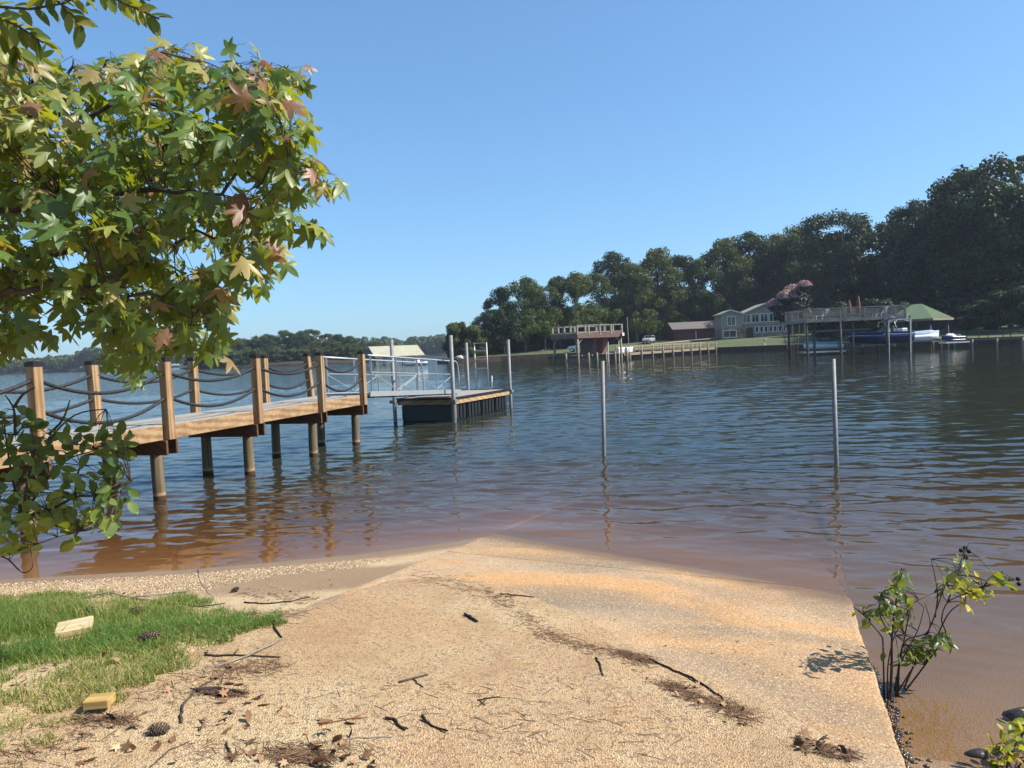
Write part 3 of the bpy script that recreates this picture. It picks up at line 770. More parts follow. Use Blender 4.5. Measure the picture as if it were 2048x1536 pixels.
for k, s_ in (('round', 1), ('round', 2), ('round', 3), ('round', 4), ('tall', 5), ('tall', 6), ('tall', 7), ('pine', 8), ('bush', 9), ('bush', 10)):
    STOCK.setdefault(k, []).append(crown(k, s_, 13000 if k != 'pine' else 7000))
MCACHE = {}
def tinted(me, mat):
    key = (me.name, mat.name)
    if key not in MCACHE:
        c = me.copy(); c.materials.clear(); c.materials.append(mat); MCACHE[key] = c
    return MCACHE[key]
def tree(x, y, h, wd, kind, label, group=None, mat=None, var=None, z=None, name='tree', cat='tree'):
    st_ = STOCK[kind]; cr, tk = st_[(R.randrange(len(st_)) if var is None else var) % len(st_)]
    z0 = float(far_z(x, y)) if z is None else z
    t_ = thing(name, label, cat, (x, y, z0), 0, group)
    rz = R.uniform(0, 6.28); base_w = {'round': .40, 'tall': .34, 'pine': .24, 'bush': .6}[kind]
    sx = wd / (2 * base_w)
    for nm, me, mt in (('trunk', tk, TRK), ('crown', cr, mat or FOLM)):
        if nm == 'trunk' and kind == 'bush': pass
        o = link(nm, tinted(me, mt), None, t_, local=True); o.rotation_euler = (0, 0, rz); o.scale = (sx, sx, h)
    return t_
def tree_px(px, top, Y, wd, kind, label, group=None, mat=None, var=None, z=None, **kw):
    p = D(px, top, Y); z0 = float(far_z(p.x, p.y)) if z is None else z
    return tree(p.x, p.y, max(2.5, p.z - z0), wd, kind, label, group, mat, var, z0, **kw)
GW = 'trees of the wood on the right shore'
LW = 'dark broadleaf tree in the crowded wood along the right shore'
named = {0: 'leftmost big tree of the right shore wood, above the slanted bank steps', 6: 'near-black tree standing above the crowns behind the small boathouse',
         13: 'broad tall tree directly behind the beige house', 15: 'tall dark tree rising just right of the pink flowering tree',
         22: 'tallest tree of the right shore, behind the green roofed pavilion'}
TL = [(1003, 578, 156, 9, 'round'), (1045, 556, 160, 11, 'round'), (1085, 572, 166, 10, 'round'), (1115, 556, 172, 11, 'round'), (1148, 547, 170, 12, 'round'), (1190, 548, 176, 11, 'round'),
      (1228, 508, 205, 15, 'round'), (1268, 532, 180, 12, 'round'), (1315, 500, 188, 14, 'round'), (1360, 514, 192, 13, 'round'), (1402, 520, 190, 13, 'round'), (1450, 480, 192, 15, 'round'),
      (1497, 462, 194, 16, 'tall'), (1548, 473, 196, 15, 'round'), (1592, 458, 190, 15, 'round'), (1640, 430, 172, 14, 'tall'), (1690, 424, 170, 15, 'tall'), (1735, 446, 168, 13, 'round'),
      (1782, 446, 166, 14, 'round'), (1830, 404, 150, 13, 'tall'), (1880, 392, 142, 14, 'tall'), (1925, 345, 136, 14, 'tall'), (1972, 322, 128, 17, 'tall'), (2018, 372, 126, 13, 'tall'),
      (2092, 378, 122, 15, 'tall'), (2150, 420, 122, 15, 'round')]
ORD = 'first second third fourth fifth sixth seventh eighth ninth tenth eleventh twelfth thirteenth fourteenth fifteenth sixteenth seventeenth eighteenth nineteenth twentieth'.split()
for i in range(len(TL)):
    if i not in named: named[i] = (ORD[i] + ' treetop from the left along the skyline of the right shore wood') if i < 12 else (ORD[len(TL) - 1 - i] + ' big treetop from the right along the skyline of the right shore wood')
for i, (px, tp, Y, wd, kd) in enumerate(TL):
    tree_px(px, tp, Y, wd * 1.15, kd, named.get(i, LW), GW, FOLD if (i == 6 or px > 1600) else (FOLM if i % 3 else FOLD))
tree_px(2046, 308, 150, 10, 'pine', 'thin open pine whose top shows at the right edge above the wood', GW, FOLD)
# lower and deeper ranks that close the wood
for px in range(985, 2140, 27):
    tp = float(np.interp(px, [t_[0] for t_ in TL], [t_[1] for t_ in TL])) + R.uniform(38, 95)
    Yb = float(np.interp(px, [980, 1400, 1600, 1800, 2050], [168, 205, 185, 160, 132])) + R.uniform(0, 16)
    tree_px(px + R.uniform(-9, 9), tp, Yb, R.uniform(10, 14), 'tall', LW, GW, FOLD)
for px in range(1010, 2120, 34):
    Yb = float(np.interp(px, [980, 1400, 1600, 1800, 2050], [188, 214, 200, 172, 146])) + R.uniform(0, 8)
    hy = 698.5 - .0437 * (px - 1024)
    tree_px(px + R.uniform(-9, 9), hy - R.uniform(52, 95) * (1.0 if px < 1700 else 1.35), Yb, R.uniform(9, 13), 'bush', LW, GW, FOLD)
for px, dy, Yb in ((1960, 62, 116), (2035, 90, 112), (1700, 70, 128), (1660, 60, 132), (1765, 75, 124)):
    hy = 698.5 - .0437 * (px - 1024)
    tree_px(px, hy - dy, Yb, 10, 'bush', LW, GW, FOLD)
for k, px in enumerate(range(975, 1420, 19)):
    hy = 698.5 - .0437 * (px - 1024)
    tree_px(px, hy - R.uniform(24, 46), float(np.interp(px, [975, 1420], [198, 228])) + (k % 2) * 6, R.uniform(8, 11), 'bush', LW, GW, FOLD, z=.2)
# lone tree and scrub on the near tip of the right shore
tree_px(922, 640, 147, 9.6, 'bush', 'lone round tree on the grassy tip of the right shore', None, FOLM, 0, z=.7)
tree_px(905, 688, 150, 4.5, 'bush', 'small grey-green shrub under the lone round tree', None, FOLY, 1, z=.7, name='shrub', cat='shrub')
tree_px(962, 668, 152, 5.5, 'bush', 'leafy shrub between the lone tree and the wood', None, FOLM, 1, z=.8, name='shrub', cat='shrub')
for px, tp in ((1000, 672), (985, 660), (1030, 665), (1060, 668)):
    tree_px(px, tp, 196, 11, 'bush', 'hazy shaded undergrowth bush seen between trunks left of the boathouse', 'undergrowth of the right shore', FOLD, z=1.6, name='bush', cat='bush')
# far point across the lake
for i in range(46):
    px = R.uniform(385, 752); back = i % 3
    top = float(np.interp(px, [380, 420, 470, 520, 560, 590, 640, 680, 720, 745, 765], [712, 690, 676, 668, 662, 655, 656, 668, 676, 672, 690])) + R.uniform(0, 9) + (0 if back else R.uniform(8, 24))
    Y = 292 + back * 14 + R.uniform(0, 9)
    if 725 < px < 752 and not back: mt, lb = FOLY, 'yellowing tree at the right end of the far point, above the boat shed'
    else: mt, lb = (FOLM if i % 2 else FOLD), 'broadleaf tree on the wooded point across the lake'
    tree_px(px, top, Y, R.uniform(8, 12), 'tall' if i % 3 else 'round', lb, 'trees of the wooded point across the lake', mt, z=.8)
for i in range(30):
    px = 385 + i * 12.5 + R.uniform(-4, 4)
    tree_px(px, 708 - (px - 385) * .028 + R.uniform(-10, 4), 287 + R.uniform(0, 6), 8, 'bush', 'leafy shore bush at the foot of the wooded point across the lake', 'shore bushes of the wooded point', FOLM, z=.5, name='bush', cat='bush')
# distant woods that read as one mass
def far_wood(name, spots, seed, mat):
    g = np.random.default_rng(seed); Cs, Ns, Ss = [], [], []
    for (x, y, h, wd) in spots:
        n = 420; d = g.normal(size=(n, 3)); d /= np.linalg.norm(d, axis=1, keepdims=True)
        k = g.integers(0, 7, n); off = g.normal(size=(7, 3)) * np.array([wd * .28, wd * .28, h * .16])
        c = np.array([x, y, 1.5 + h * .55]) + off[k] + d * np.array([wd * .26, wd * .26, h * .27]) 
        c[:, 2] = np.clip(c[:, 2], .5, 1.5 + h * 1.05)
        Cs.append(c); Ns.append(d + .5 * g.normal(size=(n, 3))); Ss.append(g.uniform(.45, .95, n))
    Nn = np.concatenate(Ns); Nn /= np.linalg.norm(Nn, axis=1, keepdims=True)
    return link(name, leaves_to_mesh(name, np.concatenate(Cs), Nn, np.concatenate(Ss), g), mat, kind='stuff')
sp = []
for i in range(110):
    px = R.uniform(-60, 380); Y = R.uniform(560, 640); hy = 698.5 - .0437 * (px - 1024)
    h = float(np.interp(px, [-60, 0, 90, 150, 210, 270, 330, 380], [8, 9, 10, 13, 15, 14, 13, 11])) * R.uniform(.8, 1.05)
    p = D(px, hy, Y); sp.append((p.x, p.y, h, R.uniform(9, 13)))
far_wood('distant_wood', sp, 5, FOLM)
sp = []
for i in range(90):
    px = R.uniform(735, 1000); Y = R.uniform(600, 690); hy = 698.5 - .0437 * (px - 1024); p = D(px, hy, Y)
    sp.append((p.x, p.y, R.uniform(12.5, 15.5), R.uniform(9, 13)))
far_wood('distant_wood', sp, 6, FOLM)

# ---- sea wall along the right shore
WALLM = simple('seawall_timber', (.085, .055, .04), .85, var=.3, scale=1.5)
sw = thing('seawall', 'dark timber seawall holding the lawn along the right shore', 'seawall', (36, 131, 0))
for a, b in zip(SHORE[3:13], SHORE[4:14]):
    L = math.hypot(b[0] - a[0], b[1] - a[1]); k = max(1, int(L / 2.4))
    for j in range(k):
        p = Vector((*a, 0)).lerp(Vector((*b, 0)), j / k); q = Vector((*a, 0)).lerp(Vector((*b, 0)), (j + 1) / k)
        b_ = MB(); d_ = (q - p).normalized() * .01; b_.beam(p + d_ + Vector((0, 0, .1)), q - d_ + Vector((0, 0, .1)), .35, 1.75); link('wall_panel', b_.mesh('wall_panel'), WALLM, sw)
# ------------------------------------------------------------------ buildings, docks and boats of the right shore
def lp(root, name, mb, mat, smooth=False, parent=None):
    """part in the thing's own frame"""
    o = link(name, mb.mesh(name, smooth), mat, parent or root, local=True); return o
GREYW = simple('weathered_timber', (.34, .30, .245), .85, var=.22, scale=3)
TREATW = simple('treated_timber', (.30, .24, .165), .85, var=.22, scale=3)
DARKW = simple('dark_timber', (.10, .085, .07), .85, var=.25, scale=3)
REDB = simple('red_brown_paint', (.19, .11, .085), .7, var=.15, scale=2)
BARN = simple('barn_red_siding', (.11, .022, .026), .7, var=.15, scale=2)
STEELR = simple('grey_shingle', (.17, .15, .14), .85, var=.25, scale=6)
TAN = simple('beige_siding', (.33, .28, .215), .75, var=.06, scale=2)
TRIMW = simple('white_trim', (.78, .78, .75), .5, var=.04)
WHITE = simple('white_gelcoat', (.8, .8, .79), .25, var=.03)
GLASS = simple('dark_glass', (.018, .024, .03), .06, var=.1, spec=.7)
def mat_stone():
    m = N('rubble_stone'); co = m.coord('World'); v = m.sep(m.vor(co, 3.2, out='Color'))[0]
    m.put(m.b.inputs['Base Color'], m.mix(v, (.14, .10, .075), (.34, .27, .21))); m.b.inputs['Roughness'].default_value = .9
    m.l.new(m.bump(m.vor(co, 3.2), .6, .05), m.b.inputs['Normal']); return m.m
STONE = mat_stone()
NAVY = simple('navy_gelcoat', (.012, .022, .10), .18, var=.05, spec=.6)
SKYB = simple('blue_gelcoat', (.03, .16, .42), .2, var=.05, spec=.6)
TARP = simple('pale_blue_boat_cover', (.33, .42, .55), .75, var=.12, scale=2)
GREENR = simple('green_metal_roof', (.15, .21, .10), .42, var=.08, scale=1.5, spec=.5)
BROWNC = simple('brown_umbrella_cloth', (.17, .085, .055), .85, var=.2, scale=6)
TURQ = simple('turquoise_plastic', (.06, .24, .2), .5, var=.1)
BLKM = simple('black_rubber', (.012, .012, .012), .7, var=.1)
CHR = simple('brushed_steel', (.55, .55, .55), .3, metal=.9, var=.05)
def piles(root, pts, top, r=.13, mat=None, name='piling', bot=-2.0):
    for (x, y) in pts:
        b_ = MB(); b_.tube([(x, y, bot), (x, y, .3), (x + R.uniform(-.03, .03), y, top)], [r * 1.08, r * 1.04, r], 10); lp(root, name, b_, mat or GREYW, True)
def planks(root, x0, x1, y0, y1, z, mat, wdt=.3, along='x', th=.05, name='board'):
    me = None
    if along == 'x':
        n = max(1, int((x1 - x0) / wdt)); s_ = (x1 - x0) / n
        me = MB().box((0, 0, 0), (s_ - .02, y1 - y0, th)).mesh(name)
        for k in range(n):
            o = link(name, me, mat, root, local=True); o.location = (x0 + (k + .5) * s_, (y0 + y1) / 2, z)
    else:
        n = max(1, int((y1 - y0) / wdt)); s_ = (y1 - y0) / n
        me = MB().box((0, 0, 0), (x1 - x0, s_ - .02, th)).mesh(name)
        for k in range(n):
            o = link(name, me, mat, root, local=True); o.location = ((x0 + x1) / 2, y0 + (k + .5) * s_, z)
def railing(root, p, q, z0, h, n, post=.16, rails=(0.95, .2), mat=None, drop=.0, infill=0):
    p, q = Vector((*p, 0)), Vector((*q, 0))
    for k in range(n + 1):
        c = p.lerp(q, k / n); b_ = MB(); b_.box((c.x, c.y, z0 + (h - drop) / 2), (post, post, h + drop)); lp(root, 'rail_post', b_, mat or GREYW)
    for f in rails:
        b_ = MB(); b_.beam(p + Vector((0, 0, z0 + h * f)), q + Vector((0, 0, z0 + h * f)), .06, .11); lp(root, 'rail', b_, mat or GREYW)
    for k in range(infill):
        f = .28 + .62 * k / max(1, infill); b_ = MB(); b_.beam(p + Vector((0, 0, z0 + h * f)), q + Vector((0, 0, z0 + h * f)), .03, .05); lp(root, 'rail', b_, mat or GREYW)

# ---- two-level boathouse
bh = thing('boathouse', 'open two-level boathouse with red-brown fascia and railed upper deck', 'boathouse', (8.41, 93.67, 0), math.radians(30))
X1, Y1 = 6.8, 5.3
piles(bh, [(0, 0), (0, Y1), (X1, 0), (X1, Y1), (3.6, Y1)], 3.25, .14, TREATW)
piles(bh, [(-1.4, .6), (1.5, -.15), (4.2, -.2), (5.6, -.25), (-.2, 2.6), (7.6, -.2), (7.9, 2.0), (2.8, -.15), (-.7, 4.5)], 1.35, .12, TREATW)
for (x0, x1, y0, y1) in ((-.15, X1 + .15, -.2, -.08), (-.15, X1 + .15, Y1 + .08, Y1 + .2), (-.2, -.08, -.07, Y1 + .07), (X1 + .08, X1 + .2, -.07, Y1 + .07)):
    b_ = MB(); b_.span(x0, x1, y0, y1, 3.2, 3.86); lp(bh, 'fascia', b_, REDB)
planks(bh, -.1, X1 + .1, -.07, Y1 + .07, 3.84, GREYW, .3)
for (p, q, n) in (((-.1, -.14), (X1 + .1, -.14), 4), ((-.14, -.1), (-.14, Y1 + .1), 4), ((-.1, Y1 + .14), (X1 + .1, Y1 + .14), 4), ((X1 + .14, -.1), (X1 + .14, Y1 + .1), 3)):
    railing(bh, p, q, 3.88, 1.0, n, .2, (.93, .08), GREYW, .3)
for (x, y, dx, dy) in ((0, 0, .8, 0), (X1, 0, -.8, 0), (0, 0, 0, .8), (0, Y1, 0, -.8)):
    b_ = MB(); b_.beam((x, y, 2.45), (x + dx, y + dy, 3.2), .1, .12); lp(bh, 'knee_brace', b_, GREYW)
sh = MB(); sh.span(3.9, 6.4, 2.2, 5.0, 1.15, 3.18); shd = lp(bh, 'shed', sh, REDB)
b_ = MB(); b_.span(4.6, 5.5, 2.15, 2.19, 1.2, 3.0); lp(bh, 'shed_door', b_, BARN)
planks(bh, 3.6, 8.2, -.1, 5.2, 1.1, GREYW, .3)
planks(bh, -.9, 3.58, 3.9, 5.2, 1.1, GREYW, .3)
planks(bh, -1.0, -.05, -.1, 3.88, 1.1, DARKW, .3, 'y')
b_ = MB(); b_.span(1.0, 1.12, .6, 3.6, .9, 1.1); lp(bh, 'lift_beam', b_, GREYW)
b_ = MB(); b_.span(2.6, 2.72, .6, 3.6, .9, 1.1); lp(bh, 'lift_beam', b_, GREYW)
b_ = MB(); b_.box((6.9, -.35, 3.5), (.3, .2, .4)); lp(bh, 'flood_lamp', b_, TRIMW)
for x in (4.5, 6.2):
    b_ = MB(); b_.tube([(x, -.3, -1), (x, -.3, 2.6)], .05, 8); lp(bh, 'mooring_pole', b_, TRIMW)
# white dock chests and a mast by the boathouse
for (px, py, Y, lb) in ((1240, 690, 100, 'white dock chest on the boathouse deck, left of the tall mast'), (1257, 693, 103, 'white dock chest at the start of the railed dock')):
    p = D(px, py, Y); t_ = thing('dock_chest', lb, 'chest', (p.x, p.y, 1.1), .5, 'white dock chests')
    b_ = MB(); b_.span(-.5, .5, -.3, .3, 0, .55); bevel(lp(t_, 'chest_body', b_, WHITE), .04); b_ = MB(); b_.prism([(-.34, .56), (.34, .56), (.28, .68), (-.28, .68)], 'x', -.54, .54); lp(t_, 'lid', b_, WHITE)
p = D(1258, 700, 101); b_ = MB(); b_.tube([(p.x, p.y, -1), (p.x, p.y, 1.2), (p.x - .1, p.y, D(1254, 634, 101).z)], [.06, .05, .03], 8)
tag(link('mast', b_.mesh('mast', True), GREYW), 'tall bare mast standing right of the boathouse', 'mast')

# ---- long railed dock
q0, q1 = Vector((16.3, 103.6, 0)), Vector((35.4, 130.0, 0)); L = (q1 - q0).length
rd = thing('railed_dock', 'long timber dock with railing running from boathouse to the lawn', 'dock', q0, math.atan2((q1 - q0).y, (q1 - q0).x))
planks(rd, -1.5, L, 0, 1.9, .95, TREATW, .45)
b_ = MB(); b_.span(-1.5, L, -.06, -.01, .68, .93); lp(rd, 'fascia', b_, TREATW)
piles(rd, [(k * L / 9, -.2) for k in range(10)], 1.9, .11, TREATW); piles(rd, [(k * L / 9 + 1, 1.8) for k in range(9)], .9, .11, DARKW)
railing(rd, (0, 2.0), (L, 2.0), .98, 1.0, 18, .1, (.95, .5), TREATW); 
b_ = MB(); b_.beam((0, -.05, 1.82), (L, -.05, 1.82), .06, .1); lp(rd, 'rail', b_, TREATW)
for k in range(9):
    b_ = MB(); b_.box((k * L / 9 + 1.8, -.05, 1.4), (.08, .08, .84)); lp(rd, 'rail_post', b_, TREATW)
# low floating walk left of the boathouse
p, q = P(963, 723.5), P(1085, 714); t_ = thing('low_dock', 'low bleached dock lying along the bank left of the boathouse', 'dock', p, math.atan2((q - p).y, (q - p).x)); L2 = (q - p).length
planks(t_, 0, L2, 0, 1.6, .35, TREATW, .6); piles(t_, [(L2 * f, -.1) for f in (.12, .62, .85)], 1.4, .09, GREYW)
b_ = MB(); b_.beam((L2 * .75, .8, .5), (L2 * 1.25, 1.6, 1.9), 1.2, .08); lp(t_, 'sloping_walk', b_, TREATW)

# ---- beige house
hz = D(1443, 681, 160); HZ = 2.1
hs = thing('house', 'beige two-storey lake house with stone base and rows of white framed windows', 'house', (hz.x, hz.y, HZ), math.radians(-6))
b_ = MB(); b_.prism([(0, 2.6), (4.4, 2.6), (4.4, 5.5), (1.9, 6.25), (0, 5.5)], 'y', 0, 8); lp(hs, 'wall', b_, TAN)
b_ = MB(); b_.span(-.06, 4.4, -.06, 8, -1.5, 2.6); lp(hs, 'stone_base', b_, STONE)
b_ = MB(); b_.prism([(4.42, 3.05), (14.0, 3.05), (14.0, 5.5), (9.4, 7.3), (4.42, 5.35)], 'y', .9, 11); lp(hs, 'wall', b_, TAN)
b_ = MB(); b_.span(4.42, 14.06, .84, 11, -1.5, 3.05); lp(hs, 'stone_base', b_, STONE)
ROOFT = simple('tan_shingle', (.42, .34, .25), .85, var=.2, scale=5)
for (x0, z0, x1, z1, ya, yb) in ((-.5, 5.42, 1.9, 6.32, -.5, 8), (1.9, 6.32, 4.6, 5.5, -.5, 8), (3.9, 5.2, 9.4, 7.42, .3, 11.3), (9.4, 7.42, 14.7, 5.3, .3, 11.3)):
    b_ = MB(); b_.prism([(x0, z0), (x1, z1), (x1, z1 + .16), (x0, z0 + .16)], 'y', ya, yb); lp(hs, 'roof', b_, ROOFT)
for (x0, z0, x1, z1, y) in ((-.52, 5.36, 1.9, 6.26, -.53), (1.9, 6.26, 4.6, 5.44, -.53), (3.9, 5.14, 9.4, 7.36, .27), (9.4, 7.36, 14.7, 5.24, .27)):
    b_ = MB(); b_.prism([(x0, z0), (x1, z1), (x1, z1 + .24), (x0, z0 + .24)], 'y', y, y + .03); lp(hs, 'bargeboard', b_, TRIMW)
def window(root, x, z, w_, h_, y, bars=1):
    f = MB(); t = .12
    f.span(x, x + w_, y - .06, y + .02, z, z + t); f.span(x, x + w_, y - .06, y + .02, z + h_ - t, z + h_)
    f.span(x, x + t, y - .06, y + .02, z + t, z + h_ - t); f.span(x + w_ - t, x + w_, y - .06, y + .02, z + t, z + h_ - t)
    fo = lp(root, 'window', f, TRIMW)
    g_ = MB(); g_.span(x + t, x + w_ - t, y - .02, y + .01, z + t, z + h_ - t); lp(root, 'pane', g_, GLASS, parent=fo)
    for k in range(bars):
        c = x + w_ * (k + 1) / (bars + 1); m_ = MB(); m_.span(c - .04, c + .04, y - .05, y - .021, z + t, z + h_ - t); lp(root, 'mullion', m_, TRIMW, parent=fo)
window(hs, 1.3, 3.05, 1.75, 2.05, 0); window(hs, .3, .55, 2.85, 1.6, -.06, 1)
for k in range(5): window(hs, 4.7 + k * 1.82, 3.55, 1.62, 1.85, .9, 1)
for k in range(7): window(hs, 7.2 + k * .95, 1.35, .74, 1.35, .84, 0)
b_ = MB(); b_.span(5.4, 6.75, .78, .83, 0, 2.5); lp(hs, 'door', b_, simple('dark_door', (.03, .025, .022), .6))
# lit side porch
PORCH = simple('porch_wall', (.5, .36, .2), .75)
for x in (14.9, 17.4):
    b_ = MB(); b_.span(x, x + .3, 1.2, 1.5, -.5, 3.6); lp(hs, 'porch_post', b_, PORCH)
b_ = MB(); b_.span(14.3, 17.9, 1.0, 4.0, 3.6, 3.85); lp(hs, 'porch_roof', b_, ROOFT)
b_ = MB(); b_.span(14.3, 18.5, .9, 4.6, -.6, -.1); lp(hs, 'porch_floor', b_, PORCH)
# red outbuilding left of the house
p = D(1348, 668, 172); gr = thing('garage', 'dark red garage with grey roof under the trees left of the house', 'garage', (p.x, p.y, 2.0), math.radians(2))
b_ = MB(); b_.span(0, 10.5, 0, 7, -.8, 3.0); lp(gr, 'wall', b_, BARN)
b_ = MB(); b_.prism([(-.5, 2.95), (3.5, 4.6), (7.5, 2.95), (7.5, 3.1), (3.5, 4.78), (-.5, 3.1)], 'x', -.5, 11); lp(gr, 'roof', b_, STEELR)
for x in (1.2, 6.0):
    b_ = MB(); b_.span(x, x + 3.6, -.05, -.005, 0, 2.3); lp(gr, 'garage_door', b_, simple('red_door', (.14, .028, .03), .6))
b_ = MB(); b_.span(5.0, 5.14, -.06, -.004, 0, 2.6); lp(gr, 'corner_trim', b_, TRIMW)

# ---- parked vehicles
def car(px, py, Y, rz, label, mat, s=1.0):
    p = D(px, py, Y); z = float(far_z(p.x, p.y)) + .02
    t_ = thing('parked_car', label, 'car', (p.x, p.y, z), rz, 'cars parked on the right shore'); t_.scale = (s, s, s)
    prof = [(-2.3, .45), (-2.32, .95), (-2.2, 1.15), (-1.95, 1.72), (-.2, 1.78), (.75, 1.2), (2.05, 1.08), (2.3, .85), (2.3, .45)]
    b_ = MB(); b_.prism(prof, 'y', -.9, .9); bo = bevel(lp(t_, 'body', b_, mat), .08, 2)
    for sy in (-1, 1):
        for (x0, x1, x2, x3) in ((-1.85, -1.0, -1.0, -1.7), (-.92, .0, -.25, -.92), (.08, .6, .55, -.15)):
            g_ = MB(); g_.prism([(x0, 1.2), (x1, 1.2), (x2, 1.66), (x3, 1.66)], 'y', sy * .905 - .006, sy * .905 + .006); lp(t_, 'side_window', g_, GLASS)
        for x in (-1.45, 1.45):
            w_ = MB(); w_.tube([(x, sy * .7, .36), (x, sy * .93, .36)], .36, 16); wo = lp(t_, 'wheel', w_, BLKM)
            r_ = MB(); r_.tube([(x, sy * .93, .36), (x, sy * .945, .36)], .22, 12); lp(t_, 'rim', r_, CHR, parent=wo)
        h_ = MB(); h_.box((2.29, sy * .66, .82), (.08, .36, .18)); lp(t_, 'headlight', h_, TRIMW)
    g_ = MB(); g_.beam((.72, 0, 1.27), (-.12, 0, 1.74), 1.5, .03); lp(t_, 'windscreen', g_, GLASS)
    return t_
SILV = simple('silver_car_paint', (.5, .51, .52), .3, metal=.3, var=.03)
car(1159, 694, 151, math.radians(165), 'silver parked car seen through the open boathouse', SILV)
car(1297, 671, 168, math.radians(-115), 'light grey off-roader parked on the drive under the trees', SILV)
dv = MB(); pa, pb, pc, pd = [D(*q, Y) for q, Y in (((1300, 676), 162), ((1342, 671), 166), ((1440, 665), 172), ((1300, 672), 172))]
DRV = simple('drive_gravel', (.36, .31, .24), .95, var=.2)
xs_ = []
for f in np.linspace(0, 1, 14):
    c = pa.lerp(pc, float(f)); 
    for o_ in (-1.6, 1.6): xs_.append((c.x, c.y + o_, float(far_z(c.x, c.y + o_)) + .06))
dv.add(xs_, [(2 * k, 2 * k + 1, 2 * k + 3, 2 * k + 2) for k in range(13)])
link('drive', dv.mesh('drive'), DRV, kind='structure')

# ---- pink crape myrtle
PINK = leafmat('pink_blossom', [(0.0, (.38, .19, .24)), (1.0, (.58, .36, .40))], 'tint', trans=.2)
def crape():
    b = D(1588, 672, 118); z0 = float(far_z(b.x, b.y)); t_ = thing('crape_myrtle', 'crape myrtle with pink blossom on its upper left side, right of the house', 'tree', (b.x, b.y, z0))
    g = np.random.default_rng(4); cl = []
    for px, py, r_ in ((1556, 612, 1.3), (1575, 598, 1.5), (1592, 585, 1.4), (1604, 574, 1.0), (1570, 622, 1.8), (1590, 612, 2.0), (1606, 600, 1.6), (1560, 632, 1.3), (1585, 632, 2.0), (1603, 622, 1.8)):
        p = D(px, py, 118); cl.append((p.x - b.x, g.uniform(-1.2, 1.2), p.z - z0, r_))
    cl = np.array(cl); n = 5200; k = g.integers(0, len(cl), n); d = g.normal(size=(n, 3)); d /= np.linalg.norm(d, axis=1, keepdims=True)
    C = cl[k, :3] + d * (cl[k, 3] * g.uniform(.5, 1.05, n))[:, None] * np.array([1, 1, .8])
    Nn = d + .5 * g.normal(size=(n, 3)); Nn /= np.linalg.norm(Nn, axis=1, keepdims=True)
    link('crown', leaves_to_mesh('crown', C, Nn, g.uniform(.08, .16, n), g), simple('purple_green_leaf', (.045, .04, .035), .6, var=.3), t_, local=True)
    # blossom on the outer upper-left shell
    sel = np.array([0, 1, 2, 3]); k = sel[g.integers(0, 4, 2600)]; d = g.normal(size=(2600, 3)); d[:, 2] = np.abs(d[:, 2]); d[:, 0] -= .5; d /= np.linalg.norm(d, axis=1, keepdims=True)
    C = cl[k, :3] + d * (cl[k, 3] * g.uniform(.85, 1.2, 2600))[:, None] * np.array([1, 1, .85]); Nn = d + .6 * g.normal(size=(2600, 3)); Nn /= np.linalg.norm(Nn, axis=1, keepdims=True)
    me = leaves_to_mesh('blossom', C, Nn, g.uniform(.06, .12, 2600), g); set_attr(me, 'tint', np.repeat(g.uniform(0, 1, 2600), 4)); link('blossom', me, PINK, t_, local=True)
    b_ = MB()
    for i in range(5):
        c = cl[i * 2]; b_.tube([(R.uniform(-.3, .3), 0, -.2), (c[0] * .4, c[1] * .4, 2.0), (c[0], c[1], c[2])], [.11, .08, .03], 6)
    lp(t_, 'trunk', b_, TRK, True)
crape()

# ---- big boat dock with roof deck (right)
bd0 = Vector((33.0, 83.4, 0))
bd = thing('boat_dock', 'two-level boat dock with weathered roof deck over the blue boat', 'dock', bd0, math.radians(-3))
piles(bd, [(0, 0), (.9, .4), (3.6, -.1), (5.0, .1), (8.6, -.1), (11.2, .1)], 4.0, .14, DARKW)
piles(bd, [(0, 6.5), (3.6, 6.5), (8.6, 6.5), (10.4, 6.5)], 4.0, .14, DARKW)
for (x0, x1, y0, y1) in ((-.2, 10.5, -.25, -.1), (-.2, 10.5, 6.6, 6.75), (-.3, -.18, -.1, 6.6), (10.5, 10.62, -.1, 6.6)):
    b_ = MB(); b_.span(x0, x1, y0, y1, 3.7, 4.05); lp(bd, 'fascia', b_, GREYW)
planks(bd, -.2, 10.5, -.1, 6.6, 4.02, GREYW, .35)
for (p, q, n) in (((-.2, -.2), (10.5, -.2), 5), ((-.2, 6.7), (10.5, 6.7), 5), ((-.25, -.2), (-.25, 6.7), 3), ((10.56, -.2), (10.56, 6.7), 3)):
    railing(bd, p, q, 4.05, 1.15, n, .15, (.97, .12), GREYW, .4, 5)
WCH = simple('white_paint', (.75, .75, .73), .5, var=.03)
planks(bd, -.4, 11.5, 5.2, 6.6, .8, DARKW, .4)
planks(bd, 4.2, 5.2, -.2, 5.2, .8, DARKW, .4, 'y')
b_ = MB(); b_.beam((8.9, -.3, 4.0), (11.2, .1, 3.4), .09, .09); lp(bd, 'lift_cable_arm', b_, CHR)
for x in (8.7, 11.0):
    b_ = MB(); b_.tube([(x, -.35, -.4), (x, -.35, 3.55)], .055, 8); lp(bd, 'lift_pole', b_, CHR)
b_ = MB(); b_.tube([(8.7, -.35, 3.55), (11.0, -.35, 3.62)], .055, 8); lp(bd, 'lift_pole', b_, CHR)
for x in (6.0, 9.6):
    b_ = MB(); b_.span(x, x + .2, .4, 3.4, .7, .92); lp(bd, 'lift_bunk', b_, GREYW)
b_ = MB(); b_.span(1.0, 8.4, 3.0, 3.12, 2.6, 2.85); lp(bd, 'cross_beam', b_, GREYW)
